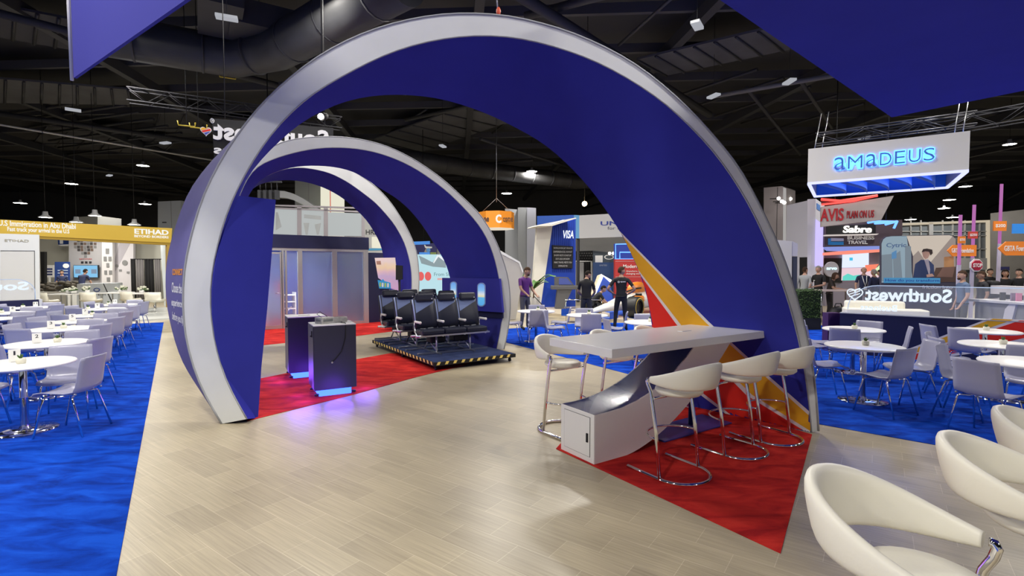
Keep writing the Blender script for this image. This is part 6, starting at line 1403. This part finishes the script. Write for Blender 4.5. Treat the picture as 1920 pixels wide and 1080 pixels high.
# ------------------------------------------------------------------ roof structure over the stand
def Z(u, v, z): return FL(u, v, z)
ROOFP = mat('roof_panel_grey', (.085, .087, .095), .7, noise=.25, nscale=.8); BEAMM = mat('beam_black_steel', (.040, .041, .046), .55); DUCT = mat('duct_dark_grey', (.045, .046, .048), .5, noise=.2, nscale=1.5)
def roofpoly(label, pts, z, seams=6, m=ROOFP):
    p0 = Z(*pts[0], z); t = thing('ceiling_panel', label, 'ceiling panel', p0.to_tuple()); t['kind'] = 'structure'; q = [Z(u, v, z)-p0 for u, v in pts]
    mk('panel_sheet', G().prism([(p.x, p.y) for p in q], 0, .08, 'XY'), m, t)
    g = G(); n = len(q); a, b, c, d = q[0], q[1], q[2], q[-1]
    for k in range(seams+1):
        f = k/seams; g.tube([a.lerp(b, f)-Vector((0, 0, .03)), d.lerp(c, f)-Vector((0, 0, .03))], .05, 4)
    mk('seam_bar', g, BEAMM, t); return t
roofpoly('grey roof panel strip at the left edge', [(-60, 143), (240, 168), (246, 197), (-60, 192)], 9.6, 9)
roofpoly('grey roof panels seen through the large arch', [(700, 262), (905, 187), (1010, 210), (790, 285)], 9.9, 7)
roofpoly('grey roof panel strip right of the large arch crown', [(1195, 112), (1560, 25), (1600, 68), (1250, 142)], 9.6, 9)
roofpoly('dim roof panels high over the numbered tables', [(90, 235), (330, 262), (300, 292), (60, 270)], 10.2, 6, mat('roof_panel_dim', (.05, .05, .056), .8))
roofpoly('dim roof panels above the middle arch', [(300, 210), (560, 235), (520, 262), (290, 245)], 10.2, 6, mat('roof_panel_dim', (.05, .05, .056), .8))
roofpoly('dim roof panels at upper left beside the violet banner', [(-60, 0), (150, 40), (140, 95), (-60, 60)], 9.8, 5, mat('roof_panel_dim', (.05, .05, .056), .8))
def beam(name, label, pts, z, r, m=BEAMM, seg=8, kind='structure', cat='beam'):
    p = [Z(u, v, z) for u, v in pts]; o = p[0].copy(); ob = mk(name, G().tube([q-o for q in p], r, seg), m); ob.location = o; tag(ob, label, cat, kind=kind); return ob
def duct(label, pts, z, r):
    p = [Z(u, v, z) for u, v in pts]; o = p[0].copy(); t = thing('air_duct', label, 'air duct', o.to_tuple()); g = G(); g.tube([q-o for q in p], r, 18); mk('duct_pipe', g, DUCT, t)
    for a, b in zip(p, p[1:]):
        n = max(1, int((b-a).length/1.6)); d = (b-a).normalized()
        for k in range(n): c = a.lerp(b, (k+.5)/n)-o; mk('duct_collar', G().tube([c-d*.03, c+d*.03], r*1.04, 18), BEAMM, t)
    return t
duct('big round grey air duct running behind the arch crown at upper left', [(180, 62), (440, 108), (520, 92), (760, -40)], 8.6, .62)
duct('dark round air duct crossing low behind the right side of the arches', [(700, 288), (900, 318), (1080, 340), (1300, 330)], 8.4, .55)
bxd = thing('air_duct', 'boxy grey air duct elbow above the left shoulder of the large arch', 'air duct', Z(520, 70, 8.9).to_tuple()); mk('duct_box', G().box((0, 0, .3), (2.6, 1.3, .7), rz=.55).box((-1.2, -1.0, .3), (1.1, 2.4, .6), rz=.55), DUCT, bxd)
for k, (pts, z, r, w) in enumerate((([(-60, 10), (520, 160)], 9.2, .13, 'crossing at upper left'), ([(940, -30), (1330, 215)], 9.0, .16, 'slanting right of the arch crown'), ([(985, 30), (1330, -60)], 9.3, .12, 'above the arch crown'),
    ([(1160, 85), (1300, -40)], 9.2, .05, 'thin, beside the arch crown'), ([(1330, 182), (1600, 135)], 8.6, .09, 'pale, below the corner banner'), ([(1400, 165), (1500, 290)], 8.9, .08, 'slanting left of the box sign'), ([(1500, 150), (1560, 240)], 8.9, .08, 'slanting behind the box sign'),
    ([(-60, 205), (400, 270)], 9.4, .14, 'long, above the white pipe'), ([(0, 330), (420, 372)], 9.0, .16, 'low over the gold booth'), ([(0, 300), (420, 345)], 9.2, .12, 'over the gold booth, second'), ([(640, 330), (1000, 300)], 9.2, .10, 'seen between the arches'), ([(760, 225), (1100, 150)], 9.6, .10, 'across the roof panels'),
    ([(1850, 330), (1560, 385)], 9.0, .14, 'low at right over the signposts'), ([(1760, 440), (1990, 320)], 9.0, .12, 'slanting at the right edge'), ([(1500, 330), (1920, 262)], 9.3, .12, 'behind the glowing box sign'), ([(900, 260), (1120, 330)], 9.3, .10, 'above the orange octagonal sign'), ([(1080, 395), (1300, 330)], 9.0, .10, 'above the grey header'))):
    beam('ceiling_beam', 'dark steel roof beam '+w, pts, z, r, mat('beam_pale', (.16, .16, .17), .5) if 'pale' in w else BEAMM)
beam('ceiling_pipe', 'long thin white pipe under the roof at left', [(-60, 224), (420, 304)], 8.2, .045, mat('pipe_white', (.62, .62, .60), .5), kind='structure', cat='pipe')
for k in range(7):
    v0 = 212+k*13; beam('ceiling_joist', 'dark roof joist over the left tables', [(20+k*18, v0), (210+k*26, v0-28)], 9.9, .08)
for k in range(6):
    beam('ceiling_joist', 'dark roof joist between the arches', [(700+k*55, 268-k*4), (800+k*50, 205-k*4)], 10.4, .06)
for k in range(6):
    beam('ceiling_joist', 'dark roof joist right of the large arch', [(1240+k*50, 190+k*14), (1420+k*50, 130+k*16)], 10.0, .07)
ta, tb_ = P(240, 178, 17), P(640, 232, 20)
truss('lighting_truss', 'dark lattice truss holding the reversed letter sign', ta, tb_, .42, mat('truss_black', (.026, .026, .030), .75, spec=.1))
truss('lighting_truss', 'dark lattice truss above the corner of the blue banner', P(1560, 275, 17), P(1990, 200, 13), .4, mat('truss_black', (.026, .026, .030), .75, spec=.1))
ch = thing('hoist_chain', 'chain hoist and red hook above the arch crown', 'hoist', P(938, 30, 5.75).to_tuple()); mk('hook', G().tube([(0, 0, 0), (.03, 0, -.03), (.0, 0, -.06), (-.03, 0, -.03)], .010, 6), STEEL, ch); mk('red_link', G().ball((-.02, 0, .05), (.025, .02, .05), 8), mat('link_red', (.6, .08, .03), .5), ch); mk('chain', G().tube([(-.03, 0, .09), (-.5, .3, 6)], .008, 5), STEEL, ch)
for k, (u, v) in enumerate(((488, 132), (427, 146), (350, 236), (372, 240))):
    q = P(u, v, 17); t = thing('rigging_bracket', 'yellow rigging bracket under the roof, '+('highest, left of the arch', 'left of the highest', 'left of the heart emblem', 'just above the heart emblem')[k], 'bracket', q.to_tuple(), .5, 'yellow rigging brackets')
    mk('bracket_bar', G().tube([(-.25, 0, .14), (-.23, 0, 0), (.23, 0, 0), (.25, 0, .14)], .022, 6), mat('bracket_yellow', (.55, .42, .04), .5), t); mk('hanger', G().tube([(0, 0, 0), (0, 0, 11-q.z)], .012, 5), BLACK, t)

JO = mat('joist_grey', (.070, .070, .076), .6)
for k in range(15):
    y = 17+3.1*k; a = Vector((-46, y, 10.3)); b = Vector((50, y-6, 10.3))
    tag(mk('ceiling_joist', G().box((0, 0, 0), ((b-a).length, .16, .34)), JO), 'long dark roof joist across the hall', 'beam', kind='structure'); o = COL.objects[-1]; o.location = (a+b)/2; o.rotation_euler = (0, 0, math.atan2(b.y-a.y, b.x-a.x))
for k in range(13):
    x = -44+7.2*k; a = Vector((x, 14, 9.9)); b = Vector((x-5, 60, 9.9)); tag(mk('ceiling_beam', G().box((0, 0, 0), ((b-a).length, .30, .42)), BEAMM), 'dark main roof beam running down the hall', 'beam', kind='structure'); o = COL.objects[-1]; o.location = (a+b)/2; o.rotation_euler = (0, 0, math.atan2(b.y-a.y, b.x-a.x))
# ------------------------------------------------------------------ lamps of the hall
HOUS = mat('lamp_housing', (.55, .56, .58), .5)
LENS = em('lamp_lens', (1, .96, .86), 40)
def high_bay(p, label, power=0, r=.28, lens=None, col=(1, .955, .88), size=.8, grp='high bay lamps'):
    t = thing('high_bay_lamp', label, 'ceiling lamp', p, 0, grp)
    mk('housing', G().lathe([(0, .28), (.09, .28), (.11, .12), (r, .02), (r, 0), (r*.93, 0), (r*.9, .02), (0, .04)], 16), HOUS, t)
    mk('lens', G().lathe([(0, .004), (r*.88, .012), (0, .02)], 16), lens or LENS, t)
    mk('hanger', G().tube([(0, 0, .27), (0, 0, max(.5, 11-p[2]))], .012, 6), BLACK, t)
    if power:
        la = bpy.data.lights.new('high_bay_light', 'AREA'); la.shape = 'DISK'; la.size = size; la.energy = power; la.color = col
        lo = bpy.data.objects.new('high_bay_light', la); COL.objects.link(lo); lo.parent = t; lo.location = (0, 0, -.05)
    return t
for x in (-14, -5, 4, 13):
    for y in (-5, 3.5, 12):
        high_bay((x, y, 8.6), 'high bay lamp overhead, above the photo', 820 if y == -5 else 480, grp='high bay lamps above the photo')
for u, d in ((185, 16), (760, 20), (930, 19), (1780, 19.5), (1100, 18)):  # lamps added to brighten the far booths, placed out of sight
    p = P(u, 400, d); high_bay((p.x, d, 8.6), 'added high bay lamp for the far booths, unseen behind the blue fabric overhead', 480, grp='added high bay lamps behind the fabric')
for k, (u, v) in enumerate(((268, 311), (134, 345), (38, 381), (272, 383), (997, 322), (950, 363), (1893, 271), (1810, 350), (1780, 375), (1770, 391), (1707, 412), (1786, 408), (178, 405), (85, 408), (252, 422), (143, 417))):
    near = v < 330
    d = (8.6-CH)*FOC/(503-v); d = min(d, 43+.8*k)
    if k >= 12: d = 23+.7*(k-12)
    p = P(u, v, d)
    where = ('over the gold booth, highest', 'over the gold booth, second highest', 'above the gold lettering at the far left', 'left of the white pillar', 'highest above the orange octagonal sign', 'right above the orange octagonal sign', 'right of the glowing box sign', 'below the glowing box sign\'s right end', 'in the right cluster, second from top', 'in the right cluster, third from top', 'nearest the neon above the dark header', 'beside the magenta post', 'on the white box unit', 'above the gold lettering', 'next to the white pillar foot', 'left end of the white box unit')[k]
    high_bay(p.to_tuple(), 'lit high bay lamp '+where, 500 if k in (0, 1, 4, 6, 7) else (95 if k >= 12 else 0), r=.34*min(1.6, d/30), grp='lit high bay lamps')
OFFL = mat('lamp_off_white', (.55, .56, .60), .5)
for k, (u, v, w) in enumerate(((425, 33, 'near the top left of the large arch'), (137, 206, 'above the long white pipe'), (1307, 47, 'near the top right corner banner'), (830, 274, 'right of the middle arch top'), (1480, 153, 'below the corner banner edge'), (1338, 180, 'on the beam right of the large arch'), (1620, 258, 'pinkish, above the glowing box sign'), (205, 329, 'between two lit lamps at left'), (310, 268, 'under the white pipe at left'))):
    d = (8.2-CH)*FOC/(503-v); p = P(u, v, d); t = thing('strip_lamp', 'unlit white lamp panel '+w, 'ceiling lamp', p.to_tuple(), .4+.3*k, 'unlit lamp panels')
    s = .55 if k < 6 else .6; mk('panel_body', G().box((0, 0, 0), (s*.9, s*.42, .08), bev=.01), em('off_panel_glow', (.62, .64, .70), .62), t); mk('hanger', G().tube([(0, 0, .04), (0, 0, 2.85)], .008, 5), BLACK, t)  # switched-off panels get a weak glow in their material to look pale
sp_ = thing('stage_spotlight', 'bright stage spotlight hanging under the large arch crown at left', 'spotlight', P(602, 219, 9.5).to_tuple()); mk('lamp_body', G().tube([(0, 0, 0), (.03, .16, .06)], [.07, .06], 10), BLACK, sp_); mk('lens', G().ball((0, -.02, 0), (.055, .03, .055), 10), em('spot_lens', (1, .95, .85), 45), sp_); mk('yoke', G().tube([(0, .08, .05), (0, .08, 6)], .012, 5), BLACK, sp_)
ws = thing('warm_lamp', 'warm yellow lamp glowing in the dark above the grey header', 'ceiling lamp', P(1096, 382, 34).to_tuple()); mk('globe', G().ball((0, 0, 0), (.17, .17, .17), 10), em('warm_lens', (1, .70, .35), 30), ws); mk('hanger', G().tube([(0, 0, .1), (0, 0, 5)], .015, 5), BLACK, ws)
